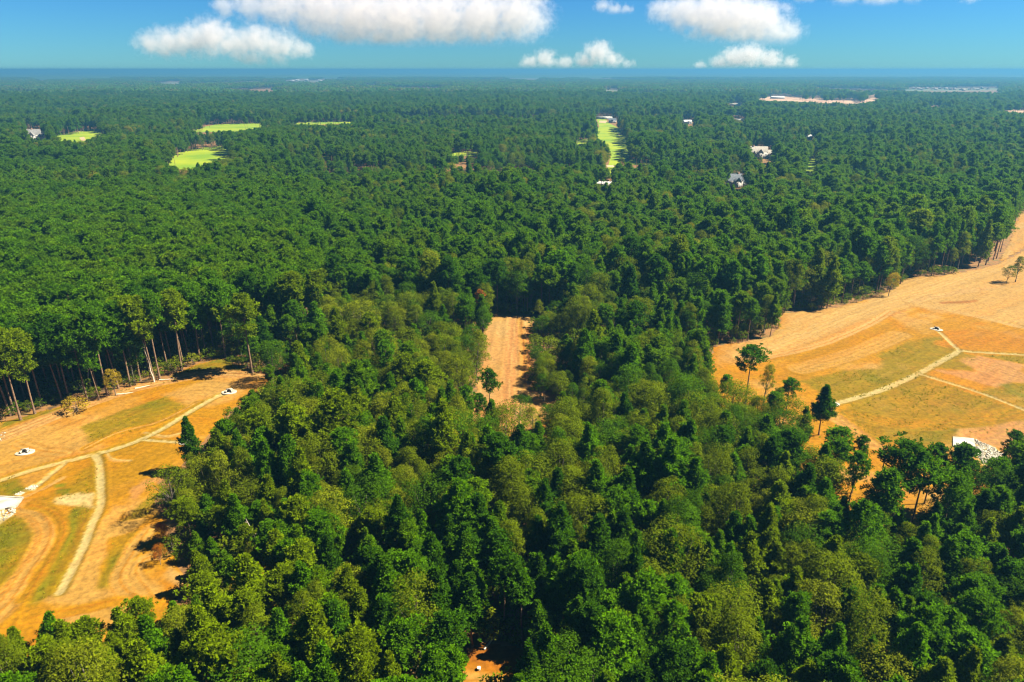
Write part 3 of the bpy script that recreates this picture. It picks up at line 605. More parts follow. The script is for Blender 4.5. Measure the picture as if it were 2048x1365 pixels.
# hand-set trees: form, pixel of the foot, pixel row of the top, crown width scale, hue, label
HERO = [
 ('young', 0, 392, 945, 836, .80, 'pine dark green', 'lone slim pine standing in the clearing before the drain at its wood side'),
 ('round', 0, 546, 766, 680, 1.15, 'hard deep green', 'round bushy green tree with bare stem at the far tip of the orange clearing'),
 ('round', 3, 232, 792, 738, .85, 'hard golden yellow', 'small ochre yellow tree at the foot of the tall pine stand'),
 ('bush', 0, 156, 826, 795, 1.2, 'hard golden yellow', 'low golden bush below the leaning trunks at the pine stand'),
 ('round', 1, 330, 1092, 1046, .62, 'hard rusty orange', 'rust orange small tree casting shadow onto the bare soil, upper of two'),
 ('round', 2, 322, 1132, 1090, .60, 'hard rusty orange', 'rust orange small tree at the wood corner, lower of two'),
 ('sparse', 0, 352, 1035, 936, 1.0, 'hard olive green', 'thin-leaved olive tree with open crown against the clearing'),
 ('mature', 1, 962, 655, 580, .80, 'pine rusty orange', 'tall rust-brown dying pine beside the far end of the dirt road'),
 ('open', 0, 979, 855, 740, .95, 'pine dark green', 'thin bare-stemmed pine with flat open crown in front of the dirt road'),
 ('sparse', 1, 1038, 866, 792, 1.0, 'hard deep green', 'forked open oak in front of the near end of the dirt road'),
 ('round', 4, 1004, 862, 815, .7, 'hard olive green', 'small olive tree between the thin pine and the forked oak'),
 ('open', 1, 958, 872, 788, .9, 'pine dark green', 'dark slim pine just beside the near mouth of the dirt road'),
 ('open', 0, 1489, 815, 693, 1.35, 'pine dark green', 'tall pine with umbrella crown alone at the wood edge by the large clearing'),
 ('open', 1, 1446, 838, 750, .85, 'pine fresh green', 'slender shorter pine next to the umbrella crowned pine'),
 ('tall', 1, 1526, 812, 728, .7, 'hard yellow green', 'narrow pale green tree just past the umbrella crowned pine'),
 ('open', 2, 1571, 832, 757, 1.45, 'pine dark green', 'dark flat-topped pine at the edge of the large clearing'),
 ('young', 1, 1637, 872, 772, 1.1, 'pine dark green', 'dark full pine at the tip of the pale strip across the large clearing'),
 ('open', 1, 1668, 955, 855, 1.45, 'pine fresh green', 'wide pine overlooking the near corner of the large clearing'),
 ('open', 2, 1703, 988, 872, .8, 'pine dark green', 'narrow pine with small crown between the wide pine and the dead stem'),
 ('open', 0, 1775, 1080, 887, 1.4, 'pine dark green', 'tallest pine with long bare trunk rising before the large clearing'),
 ('mature', 3, 1848, 1010, 888, .85, 'pine dark green', 'dark dense pine beside the tallest bare trunk pine'),
 ('mature', 2, 1895, 1030, 892, 1.0, 'pine dark green', 'broad dark pine in front of the white concrete apron'),
 ('open', 1, 1999, 968, 862, .95, 'pine dark green', 'leaning thin pine beside the riprap of the white apron'),
 ('young', 3, 1996, 962, 908, .7, 'pine dark green', 'short dark pine at the foot of the thin pine by the riprap'),
 ('mature', 4, 2046, 1000, 868, .9, 'pine dark green', 'dark pine farthest out beyond the riprap apron'),
 ('sparse', 0, 1925, 1045, 968, .8, 'hard olive green', 'scraggly half-bare tree below the white apron'),
 ('mature', 0, 1738, 1105, 952, .9, 'pine fresh green', 'green pine with full crown at the foot of the dark dead stem'),
 ('open', 1, 1690, 1040, 905, .9, 'pine fresh green', 'slim pine behind the narrow one near the dead stem'),
 ('young', 2, 1940, 1075, 985, 1.0, 'pine dark green', 'bushy dark pine beside the scraggly half-bare tree'),
 ('young', 4, 1905, 1120, 1010, 1.1, 'pine fresh green', 'full green pine under the scraggly half-bare tree'),
 ('mature', 2, 2022, 1060, 925, .9, 'pine dark green', 'dark leaning pine between the riprap and the frame side'),
 ('round', 1, 1968, 1020, 955, .6, 'hard deep green', 'low round tree on the soil just below the riprap'),
 ('young', 0, 1600, 895, 815, .85, 'pine fresh green', 'short green pine below the dark flat-topped pine'),
 ('tall', 2, 1548, 850, 775, .9, 'hard deep green', 'dark narrow leafy tree in front of the dark flat-topped pine'),
 ('tall', 0, 1470, 880, 805, 1.0, 'hard olive green', 'olive narrow tree in front of the umbrella crowned pine'),
 ('sparse', 1, 1845, 1075, 1000, .8, 'hard olive green', 'thin olive tree among the dark pines of the near clearing edge'),
 ('round', 3, 1700, 1080, 1020, .75, 'hard yellow green', 'yellow-green shrubby tree at the foot of the narrow pine'),
 ('open', 0, 1812, 1090, 915, 1.2, 'pine fresh green', 'open pine standing just past the tallest bare trunk pine'),
 ('open', 1, 1872, 1100, 945, 1.2, 'pine fresh green', 'leafy open pine below the broad dark pine'),
 ('open', 2, 1745, 1110, 940, 1.2, 'pine fresh green', 'open green pine right behind the dark dead stem'),
 ('open', 0, 1655, 1010, 880, 1.1, 'pine fresh green', 'open pine below the wide pine at the near clearing corner'),
 ('open', 1, 1540, 880, 785, 1.1, 'pine fresh green', 'open pine between the pale narrow tree and the dark flat-topped pine'),
 ('young', 6, 985, 892, 800, .9, 'pine fresh green', 'fresh green pine just below the thin bare-stemmed pine at the dirt road'),
 ('tall', 3, 1068, 884, 812, .9, 'hard yellow green', 'yellow-green narrow tree beside the forked open oak'),
 ('round', 5, 1095, 868, 815, .8, 'hard deep green', 'deep green round tree closing the side mouth of the dirt road'),
 ('mature', 6, 935, 880, 770, .85, 'pine fresh green', 'taller pine overlooking the near mouth of the dirt road from its wood side'),
 ('round', 0, 1776, 594, 545, .8, 'hard golden yellow', 'amber yellow tree on the far edge of the large clearing'),
 ('tall', 0, 2030, 566, 512, .9, 'hard yellow green', 'pale yellow-green tree at the side track into the large clearing'),
 ('round', 2, 2012, 568, 530, .8, 'hard deep green', 'low dark tree next to the pale one by the side track'),
 ('round', 2, 520, 1235, 1150, 1.25, 'hard golden yellow', 'broad bright yellow tree among the pines near the lower wood corner'),
 ('round', 1, 700, 1220, 1135, 1.1, 'hard yellow green', 'yellow-green round tree beside the dark pine gap'),
 ('round', 3, 738, 905, 850, 1.1, 'hard yellow green', 'yellow-green dome of a tree in the wood behind the thin pines'),
 ('round', 4, 808, 800, 742, 1.1, 'hard yellow green', 'bright yellow-green tree in the wood beside the dirt road'),
 ('round', 0, 420, 1010, 918, 1.1, 'hard yellow green', 'pale yellow-green bushy tree behind the open-crowned olive tree'),
 ('young', 5, 912, 1125, 960, 1.25, 'pine fresh green', 'big full-crowned pine towering over the middle of the wood'),
 ('round', 2, 1720, 1185, 1075, 1.5, 'hard deep green', 'wide smooth dome of a green tree below the bare trunks'),
 ('round', 1, 505, 1420, 1305, 1.45, 'hard deep green', 'wide dark dome of a broadleaf tree at the bottom of the wood'),
 ('mature', 0, 27, 822, 640, 1.05, 'pine fresh green', 'tall stand-edge pine nearest the white drain pad with debris'),
 ('mature', 1, 42, 842, 655, 1.0, 'pine yellowish green', 'stand-edge pine whose foot is closest to the haul road'),
 ('mature', 2, 70, 829, 662, 1.0, 'pine yellowish green', 'thick stand-edge pine with brown trunk left of the golden bush'),
 ('open', 1, 199, 801, 690, .9, 'pine fresh green', 'shorter stand-edge pine beside the ochre tree'),
 ('mature', 3, 216, 793, 615, 1.0, 'pine fresh green', 'stand-edge pine directly behind the ochre tree'),
 ('mature', 5, 261, 773, 605, 1.0, 'pine fresh green', 'long-trunked stand-edge pine just past the ochre tree'),
 ('mature', 0, 309, 764, 592, .95, 'pine yellowish green', 'pale-trunked stand-edge pine, first of the pair over the haul road'),
 ('mature', 4, 320, 760, 585, 1.0, 'pine fresh green', 'brown-trunked stand-edge pine, second of the pair over the haul road'),
 ('mature', 1, 364, 742, 580, 1.1, 'pine yellowish green', 'full stand-edge pine between the trunk pair and the grassy bend'),
 ('mature', 2, 400, 722, 570, 1.0, 'pine fresh green', 'stand-edge pine over the green grassy bend'),
 ('mature', 3, 452, 716, 560, 1.0, 'pine fresh green', 'stand-edge pine at the inside of the grassy bend'),
 ('mature', 5, 505, 747, 590, 1.1, 'pine yellowish green', 'last tall pine of the stand beside the round bushy tree'),
]
hero_items = []      # (form index, x, y, scale z, scale xy, rot, material, label)
for style, k, bx, by, ty, wsc, hue, lab in HERO:
    f = FORM[style][k % len(FORM[style])]; x, y = G(bx, by); h = top_height(bx, by, ty) if by < 1400 else 15.0
    sz = h / FH[f]; hero_items.append((f, x, y, sz, sz ** .8 * wsc, rng.uniform(0, 6.28), hue, lab))
hx = np.array([q[1] for q in hero_items]); hy = np.array([q[2] for q in hero_items])
dmin = np.array([np.hypot(hx - a_, hy - b_).min() for a_, b_ in zip(T['x'], T['y'])])
clear_r = np.hypot(T['x'] - G(546, 766)[0], T['y'] - G(546, 766)[1]) < 9
k = (dmin > 3.4) & ~clear_r
T = {q: v[k] for q, v in T.items()}

# which trees of the wood become objects of their own: those that show largest
px, py, dep = proj(T['x'], T['y'], FH[T['f']] * T['s'] * .8)
inview = (px > -12) & (px < PW + 12) & (py > 60) & (py < PH + 25) & (dep < 420)
cand = np.nonzero(inview)[0]; cand = cand[np.argsort(dep[cand])]
buf = np.zeros((342, 512), bool); vis = np.zeros(len(T['x']))
YY, XX = np.mgrid[0:342, 0:512]
for i in cand:
    H, Rr, cb = FH[T['f'][i]] * T['s'][i], FR[T['f'][i]] * T['sw'][i], FCB[T['f'][i]]
    cx, cyy, dd = proj(T['x'][i], T['y'][i], H * (1 + cb) / 2); rx = Rr * FPX / dd / 4; ry = max(rx * .75, H * (1 - cb) / 2 * FPX / dd / 4 * .9)
    cx, cyy = cx / 4, cyy / 4
    x0, x1, y0, y1 = int(max(0, cx - rx)), int(min(511, cx + rx)) + 1, int(max(0, cyy - ry)), int(min(341, cyy + ry)) + 1
    if x1 <= x0 or y1 <= y0: continue
    m = ((XX[y0:y1, x0:x1] - cx) / rx) ** 2 + ((YY[y0:y1, x0:x1] - cyy) / ry) ** 2 < .85
    vis[i] = (m & ~buf[y0:y1, x0:x1]).sum(); buf[y0:y1, x0:x1] |= m
chosen = []
nh = dict(pine=sum(FPINE[q[0]] for q in hero_items), broad=sum(not FPINE[q[0]] for q in hero_items))
for kind, isp in (('pine', True), ('broad', False)):
    c = [i for i in cand if FPINE[T['f'][i]] == isp and vis[i] >= 5]
    c.sort(key=lambda i: -vis[i]); chosen += c[:298 - nh[kind]]
own = np.zeros(len(T['x']), bool); own[chosen] = True

# landmarks by which a tree of the wood can be found
LAND = [('the lone slim pine', 392, 945), ('the rust orange trees', 326, 1110), ('the open-crowned olive tree', 352, 1035), ('the broad yellow tree', 520, 1235),
 ('the wide dark dome', 505, 1420), ('the dirt road mouth', 1010, 850), ('the far end of the dirt road', 1020, 640), ('the forked oak', 1060, 880), ('the big full-crowned pine', 912, 1125),
 ('the yellow-green round tree', 700, 1220), ('the dappled soil gap', 1000, 1360), ('the wide smooth dome', 1720, 1185), ('the tallest bare trunk pine', 1775, 1080), ('the broad dark pine', 1895, 1030),
 ('the umbrella crowned pine', 1489, 815), ('the dark flat-topped pine', 1571, 832), ('the round bushy tree', 546, 766), ('the ochre yellow tree', 232, 792), ('the yellow-green dome', 738, 905), ('the bright yellow-green tree', 808, 800),
 ('the clearing edge pine stand', 400, 722), ('the bottom frame corner', 60, 1400), ('the riprap apron', 1990, 960), ('the side track', 2020, 560), ('the amber yellow tree', 1776, 594), ('the white snag', 525, 1125), ('the dark dead stem', 1734, 1052)]
LP = GP([(b, min(c, 1420)) for _, b, c in LAND])
ORD = 'first second third fourth fifth sixth seventh eighth ninth tenth eleventh twelfth thirteenth fourteenth fifteenth sixteenth seventeenth eighteenth nineteenth twentieth'.split()
ORD += ['twenty-' + o for o in ORD[:9]] + ['thirtieth'] + ['thirty-' + o for o in ORD[:9]] + ['fortieth'] + ['forty-' + o for o in ORD[:9]] + ['fiftieth']
names_used = {}; entries = []
def hue_of(i):
    pt = fbm(np.array([T['x'][i] / 60]), np.array([T['y'][i] / 60]), 91, 2)[0]; u = pt * .8 + rng.random() * .5 - .15
    pal = (['pine dark green', 'pine fresh green', 'pine yellowish green'] if FPINE[T['f'][i]] else ['hard deep green', 'hard olive green', 'hard yellow green'])
    return pal[0] if u < .36 else pal[1] if u < (.62 if FPINE[T['f'][i]] else .66) else pal[2]
for i in chosen:
    d = np.hypot(LP[:, 0] - T['x'][i], LP[:, 1] - T['y'][i]); j = int(d.argmin()); dx, dy = T['x'][i] - LP[j, 0], T['y'][i] - LP[j, 1]
    side = ('right of' if dx > 0 else 'left of') if abs(dx) > abs(dy) else ('behind' if dy > 0 else 'before')
    f = T['f'][i]; size = 'tall' if FH[f] * T['s'][i] > 19 else 'small' if FH[f] * T['s'][i] < 13 else ''
    hue = hue_of(i); kw = 'pine' if FPINE[f] else 'broadleaf tree'
    key = (hue, size, kw, side, LAND[j][0]); entries.append((d[j], key, i, hue))
entries.sort(key=lambda e: e[0]); cnt = {}
for _, key, i, hue in entries: cnt[key] = cnt.get(key, 0) + 1
seen = {}
for _, key, i, hue in entries:
    hue_, size, kw, side, land = key; c = hue_.split(' ', 1)[1]; seen[key] = seen.get(key, 0) + 1
    lab = ' '.join((f'{size} {c} {kw} {side} {land}' if cnt[key] == 1 else f'{ORD[seen[key] - 1]} nearest {size} {c} {kw} {side} {land}').split())
    hero_items.append((T['f'][i], T['x'][i], T['y'][i], T['s'][i], T['sw'][i], T['r'][i], hue, lab))
for f, x, y, sz, sw, rz, hue, lab in hero_items:
    v = VAR[f]; p = v['kind'] == 'pine'; bush = v['style'] == 'bush'
    e = empty('bush' if bush else 'pine_tree' if p else 'broadleaf_tree', (x, y, -0.05), rz); e.scale = (sw, sw, sz)
    tag(e, lab, 'bush' if bush else 'pine tree' if p else 'tree', None if bush else 'pine trees of the near wood' if p else 'broadleaf trees of the near wood')
    obj('trunk', v['trunk'], e); c = obj('crown', v['crown'], e)
    c.material_slots[0].link = 'OBJECT'; c.material_slots[0].material = M[hue]

# the rest of the wood: one mass, one point for each tree
def points_cloud(name, x, y, z, idx, rot, scl, coll):
    me = bpy.data.meshes.new(name); n = len(x)
    me.vertices.add(n); me.vertices.foreach_set('co', np.c_[x, y, z].ravel())
    for nm, ty, key, arr in (('form', 'INT', 'value', idx.astype(np.int32)), ('turn', 'FLOAT_VECTOR', 'vector', np.c_[np.zeros(n), np.zeros(n), rot].ravel()), ('size', 'FLOAT_VECTOR', 'vector', scl.ravel())):
        at = me.attributes.new(nm, ty, 'POINT'); at.data.foreach_set(key, arr)
    o = obj(name, me); t = bpy.data.node_groups.new(name + '_nodes', 'GeometryNodeTree')
    t.interface.new_socket('Geometry', in_out='INPUT', socket_type='NodeSocketGeometry'); t.interface.new_socket('Geometry', in_out='OUTPUT', socket_type='NodeSocketGeometry')
    N, L = t.nodes, t.links; gi, go = N.new('NodeGroupInput'), N.new('NodeGroupOutput')
    ci = N.new('GeometryNodeCollectionInfo'); ci.inputs[0].default_value = coll; ci.inputs['Separate Children'].default_value = True; ci.inputs['Reset Children'].default_value = True
    ip = N.new('GeometryNodeInstanceOnPoints'); ip.inputs['Pick Instance'].default_value = True
    def na(nm, ty):
        q = N.new('GeometryNodeInputNamedAttribute'); q.data_type = ty; q.inputs[0].default_value = nm; return q.outputs[0]
    er = N.new('FunctionNodeEulerToRotation'); L.new(na('turn', 'FLOAT_VECTOR'), er.inputs[0])
    L.new(gi.outputs[0], ip.inputs['Points']); L.new(ci.outputs[0], ip.inputs['Instance']); L.new(na('form', 'INT'), ip.inputs['Instance Index'])
    L.new(er.outputs[0], ip.inputs['Rotation']); L.new(na('size', 'FLOAT_VECTOR'), ip.inputs['Scale']); L.new(ip.outputs[0], go.inputs[0])
    md = o.modifiers.new('scatter', 'NODES'); md.node_group = t
    return o
r_ = ~own
o = points_cloud('forest', T['x'][r_], T['y'][r_], np.full(r_.sum(), -.05), T['f'][r_], T['r'][r_], np.c_[T['sw'][r_], T['sw'][r_], T['s'][r_]], LIB)
tag(o, kind='stuff')
# undergrowth: low bushes along the edges and under the near wood
ux, uy = jitter(60, 420, 4.2); sdm = np.full(len(ux), -1e9)
for W in (W_L, W_R, W_C): sdm = np.maximum(sdm, sdist(ux, uy, W))
ins = inside(ux, uy, W_S)
k = (sdm < 0) & ~ins & ((sdm > -7) | (rng.random(len(ux)) < .75))
a_, b_, _ = proj(ux, uy, np.full(len(ux), 2.2)); k &= ~(open_at(a_, b_) & (rng.random(len(ux)) < .85))
ux, uy = ux[k], uy[k]; n = len(ux); us = np.where((sdm[k] < -7), rng.uniform(.9, 2.2, n), rng.uniform(.5, 1.5, n))
o = points_cloud('undergrowth', ux, uy, np.full(n, -.05), rng.choice(FORM['bush'], n), rng.uniform(0, 6.28, n), np.c_[us, us, us * rng.uniform(.8, 1.4, n)], LIB)
tag(o, kind='stuff')

# far forest: clumps of crowns
CL = bpy.data.collections.new('clumps_of_far_crowns')
for s in range(5):
    r = np.random.default_rng(900 + s); b = MB()
    for q in range(16):
        cx, cy_ = r.uniform(-20, 20, 2); hz, R = r.uniform(15, 24), r.uniform(3.2, 5.2); n = 46
        d = r.normal(0, 1, (n, 3)); d[:, 2] = np.abs(d[:, 2]) * .9 - .25; d /= np.linalg.norm(d, axis=1)[:, None]
        p = np.array([cx, cy_, hz - 5]) + d * np.array([R, R, 6.0]); nn = d + r.normal(0, .4, d.shape); nn /= np.linalg.norm(nn, axis=1)[:, None]
        t1 = np.cross(nn, r.normal(0, 1, d.shape)); t1 /= np.linalg.norm(t1, axis=1)[:, None]; t2 = np.cross(nn, t1); L = r.uniform(1.3, 2.6, (n, 1))
        v = np.stack([p - t1 * L, p + t2 * L * .8, p + t1 * L, p - t2 * L * .8], 1).reshape(-1, 3)
        b.add(v, np.arange(len(v)).reshape(-1, 4), 0, np.clip(r.uniform(.1, .9) + r.normal(0, .12, n), 0, 1))
    CL.objects.link(bpy.data.objects.new('clump_%d' % s, b.mesh('far_clump', [M['pine_mix' if s < 3 else 'hard_mix']], tint=True)))
fx, fy = jitter(3000, 9000, 33, rad(46)); n = len(fx); bad = np.zeros(n, bool)
for dz in (2, 12, 20):
    for dx in (-12, 0, 12): a_, b_, _ = proj(fx + dx, fy, np.full(n, dz)); bad |= open_at(a_, b_)
field = fbm(fx / 420, fy / 900, 5, 3) > .63
k = ~bad & ~field; fx, fy = fx[k], fy[k]; n = len(fx); fs = rng.uniform(.8, 1.15, n) * (0.85 + .35 * fbm(fx / 500, fy / 500, 8, 3))
o = points_cloud('distant_forest', fx, fy, np.full(n, -.5), rng.integers(0, 5, n), rng.uniform(0, 6.28, n), np.c_[np.ones(n) * 1.05, np.ones(n) * 1.05, fs], CL)
tag(o, kind='stuff')
# beyond that single crowns cannot be told: one rough sheet of canopy to the skyline
ang = np.linspace(-rad(55), rad(55), 330); rr = np.geomspace(8700, 41000, 90); A, Rg = np.meshgrid(ang, rr)
X, Y = Rg * np.sin(A), Rg * np.cos(A); Z = 8 + 14 * fbm(X / 300, Y / 300, 3) + 6 * vnoise(X / 90, Y / 90, 4)
Z += 50 * fbm(X / 3500, Y / 7000, 9, 3) * smooth(14000, 40000, Rg); Z[0] = 0; I = np.arange(X.size).reshape(X.shape); b = MB()
b.add(np.c_[X.ravel(), Y.ravel(), Z.ravel()], np.stack([I[:-1, :-1], I[1:, :-1], I[1:, 1:], I[:-1, 1:]], -1).reshape(-1, 4))
tag(obj('horizon_forest', b.mesh('horizon_forest', [M['far']])), kind='stuff')

# ------------------------------------------------------------------ dead trees, logs
def dead_tree(bx, by, ty, m, label, lean=(0, 0), forks=5, seed=1):
    r = np.random.default_rng(seed); x, y = G(bx, by); h = top_height(bx, by, ty); e = empty('dead_tree', (x, y, -.05)); tag(e, label, 'dead tree')
    b = MB(); z = np.linspace(0, h, 8); path = np.c_[lean[0] * (z / h) ** 1.3 + .15 * np.sin(z), lean[1] * (z / h) ** 1.3 + .12 * np.cos(z * .8), z]
    b.tube(path, .24 * (1 - .85 * z / h) * (1 + .4 * np.exp(-z)), 7); obj('trunk', b.mesh('dead_trunk', [m], smooth_=True), e)
    for k in range(forks):
        t = r.uniform(.45, .93); p = np.array([np.interp(t * h, z, path[:, c]) for c in range(3)]); a_ = r.uniform(0, 6.28); L = r.uniform(1.0, 2.6) * (1.2 - t)*1.6
        d0 = np.array([math.cos(a_), math.sin(a_), .35]); d1 = np.array([math.cos(a_ + .4), math.sin(a_ + .4), .9])
        bb = MB(); bb.tube(limb(p, d0, d1, L), np.array([.07, .05, .035, .015]), 5); obj('branch', bb.mesh('dead_branch', [m], smooth_=True), e)
dead_tree(1734, 1052, 906, M['dark_wood'], 'dark bare dead stem standing beside the tallest bare trunk pine', (.8, 0), 7, 3)
dead_tree(527, 1128, 1040, M['pale_wood'], 'pale leaning snag in the gap inside the wood', (-2.2, .5), 4, 5)
dead_tree(182, 780, 715, M['pale_wood'], 'pale thin dead stem in front of the tall pine stand', (1.0, 0), 3, 8)
dead_tree(308, 765, 680, M['pale_wood'], 'whitish dead stem at the haul road edge of the pine stand', (-1.0, 0), 4, 9)
def log(bx, by, L, ang, label, m='pale_wood'):
    x, y = G(bx, by); b = MB(); t = np.linspace(-L / 2, L / 2, 6); b.tube(np.c_[t, .12 * np.sin(t), np.zeros(6)], np.linspace(.24, .13, 6), 8)
    o = obj('fallen_log', b.mesh('fallen_log', [M[m]], smooth_=True), None, (x, y, .3), ang); tag(o, label, 'log')
log(252, 789, 5.5, .25, 'grey fallen log at the foot of the ochre yellow tree'); log(285, 776, 4.5, .5, 'grey fallen log between the ochre tree and the trunk pair')
log(334, 761, 5.0, .1, 'grey fallen log past the trunk pair beside the haul road'); log(1744, 1030, 7.0, -.55, 'long fallen log on the soil behind the dark dead stem'); log(978, 1290, 3.2, .9, 'pale fallen log at the head of the dappled soil gap')

# ------------------------------------------------------------------ concrete, stones, drains
def slab(name, pxpoly, z0, z1, label, cat, m='concrete', curb=True):
    p = GP(pxpoly); c = p.mean(0); q = p - c; e = empty(name, (c[0], c[1], 0)); tag(e, label, cat)
    b = MB(); b.prism(q, z0, z1); obj('slab', b.mesh('apron_slab', [M[m]]), e)
    if curb:
        for i in range(len(q) - 1):
            a_, d_ = q[i], q[i + 1]; L = np.linalg.norm(d_ - a_)
            if L < .8: continue
            t = (d_ - a_) / L; nrm = np.array([-t[1], t[0]]) * .14
            w_ = MB(); w_.prism([a_ + nrm + t * .02, d_ + nrm - t * .02, d_ - nrm - t * .02, a_ - nrm + t * .02], z0, z1 + .22); obj('kerb', w_.mesh('apron_kerb', [M[m]]), e)
    return e
slab('concrete_apron', [(-70,998),(0,998),(48,1000),(33,1016),(12,1022),(-70,1026)], -.1, .62, 'pale concrete apron with stones below it at the clearing side near the wheel tracks', 'concrete apron')
slab('concrete_apron', [(1905,877),(1947,881),(1953,914),(1943,918),(1905,895)], -.1, .66, 'bright white concrete apron in the large clearing beside the riprap', 'concrete apron', curb=False)
def stones(name, pxpoly, n, size, z=.35, seed=1, label=None):
    p = GP(pxpoly); r = np.random.default_rng(seed); lo, hi = p.min(0), p.max(0); b = MB()
    ico = np.array([(0,0,1),(.89,0,.45),(.28,.85,.45),(-.72,.53,.45),(-.72,-.53,.45),(.28,-.85,.45),(.72,.53,-.45),(-.28,.85,-.45),(-.89,0,-.45),(-.28,-.85,-.45),(.72,-.53,-.45),(0,0,-1)])
    fc = np.array([(0,1,2),(0,2,3),(0,3,4),(0,4,5),(0,5,1),(1,6,2),(2,7,3),(3,8,4),(4,9,5),(5,10,1),(2,6,7),(3,7,8),(4,8,9),(5,9,10),(1,10,6),(6,11,7),(7,11,8),(8,11,9),(9,11,10),(10,11,6)])
    pts = r.uniform(lo, hi, (n * 6, 2)); pts = pts[inside(pts[:, 0], pts[:, 1], p)][:n]
    for q in pts:
        s = size * r.uniform(.5, 1.3); v = ico * r.uniform(.7, 1.25, (12, 1)) * s * np.array([1, r.uniform(.6, 1), .38]); a_ = r.uniform(0, 6.28)
        v = np.c_[v[:, 0] * math.cos(a_) - v[:, 1] * math.sin(a_), v[:, 0] * math.sin(a_) + v[:, 1] * math.cos(a_), v[:, 2]]
        b.add(v + np.array([q[0], q[1], z + r.uniform(-.1, .06)]), fc)
    o = obj(name, b.mesh(name, [M['stone']])); tag(o, label, kind='stuff'); return o
stones('riprap', [(-70,1030),(12,1024),(33,1017),(31,1030),(0,1050),(-70,1085)], 420, .34, .4, 1)
stones('riprap', [(1948,881),(1983,896),(2009,914),(2001,938),(1965,930),(1954,915)], 620, .36, .5, 2)
stones('riprap', [(50,981),(66,972),(76,974),(70,982)], 60, .28, .35, 3); stones('riprap', [(30,992),(42,985),(50,987),(40,993)], 40, .28, .35, 4)
stones('riprap', [(-40,858),(2,862),(16,868),(4,884),(-40,890)], 120, .34, .35, 5)
def drain(bx, by, label, s=1.0, rz=0.0, seed=1):
    r = np.random.default_rng(seed); x, y = G(bx, by); e = empty('storm_drain', (x, y, 0), rz); tag(e, label, 'storm drain', 'storm drains in the clearings')
    a_ = np.linspace(0, 2 * math.pi, 12)[:-1]; b = MB(); b.prism(np.c_[np.cos(a_) * 2.1 * s * r.uniform(.92, 1.08, 11), np.sin(a_) * 1.5 * s * r.uniform(.92, 1.08, 11)], -.1, .52); obj('pad', b.mesh('drain_pad', [M['concrete']]), e)
    b = MB(); b.box(-.85 * s, .85 * s, .25 * s, .5 * s, .522, 1.25 * s); b.box(-.85 * s, -.6 * s, -.7 * s, .248 * s, .522, 1.0 * s); b.box(.6 * s, .85 * s, -.7 * s, .248 * s, .522, 1.0 * s); obj('headwall', b.mesh('drain_headwall', [M['concrete']]), e)
    b = MB(); b.tube([(0, .24 * s, .90 * s), (0, -.25 * s, .88 * s)], [.36 * s, .36 * s], 12); obj('pipe', b.mesh('drain_pipe', [M['dark']]), e)  # solid capped tube; its dark colour stands for the shade inside the opening
drain(51, 908, 'white storm drain with dark opening in the bare slope beside the straw strip', 1.15, .3, 1)
drain(459, 787, 'white storm drain at the top end of the straw strip near the wood', 1.2, .2, 2)
drain(373, 888, 'white storm drain hidden behind the lone slim pine', 1.0, 0, 3)
drain(1872, 661, 'white storm drain at the upper end of the short strip in the large clearing', 1.1, -.5, 4)
drain(1668, 812, 'white storm drain beside the dark full pine at the long strip end', .9, .4, 5)
x, y = G(958, 1343); e = empty('bucket', (x, y, .3)); tag(e, 'tiny pale blue bucket on the dappled soil gap at the bottom', 'bucket')
b = MB(); b.tube([(0, 0, 0), (0, 0, .25), (0, 0, .55)], [.24, .28, .32], 12); obj('body', b.mesh('bucket_body', [M['blue_plastic']], smooth_=False), e)
b = MB(); b.tube([(0, 0, .54), (0, 0, .60)], [.35, .35], 12); obj('lid', b.mesh('bucket_lid', [M['trim']]), e)

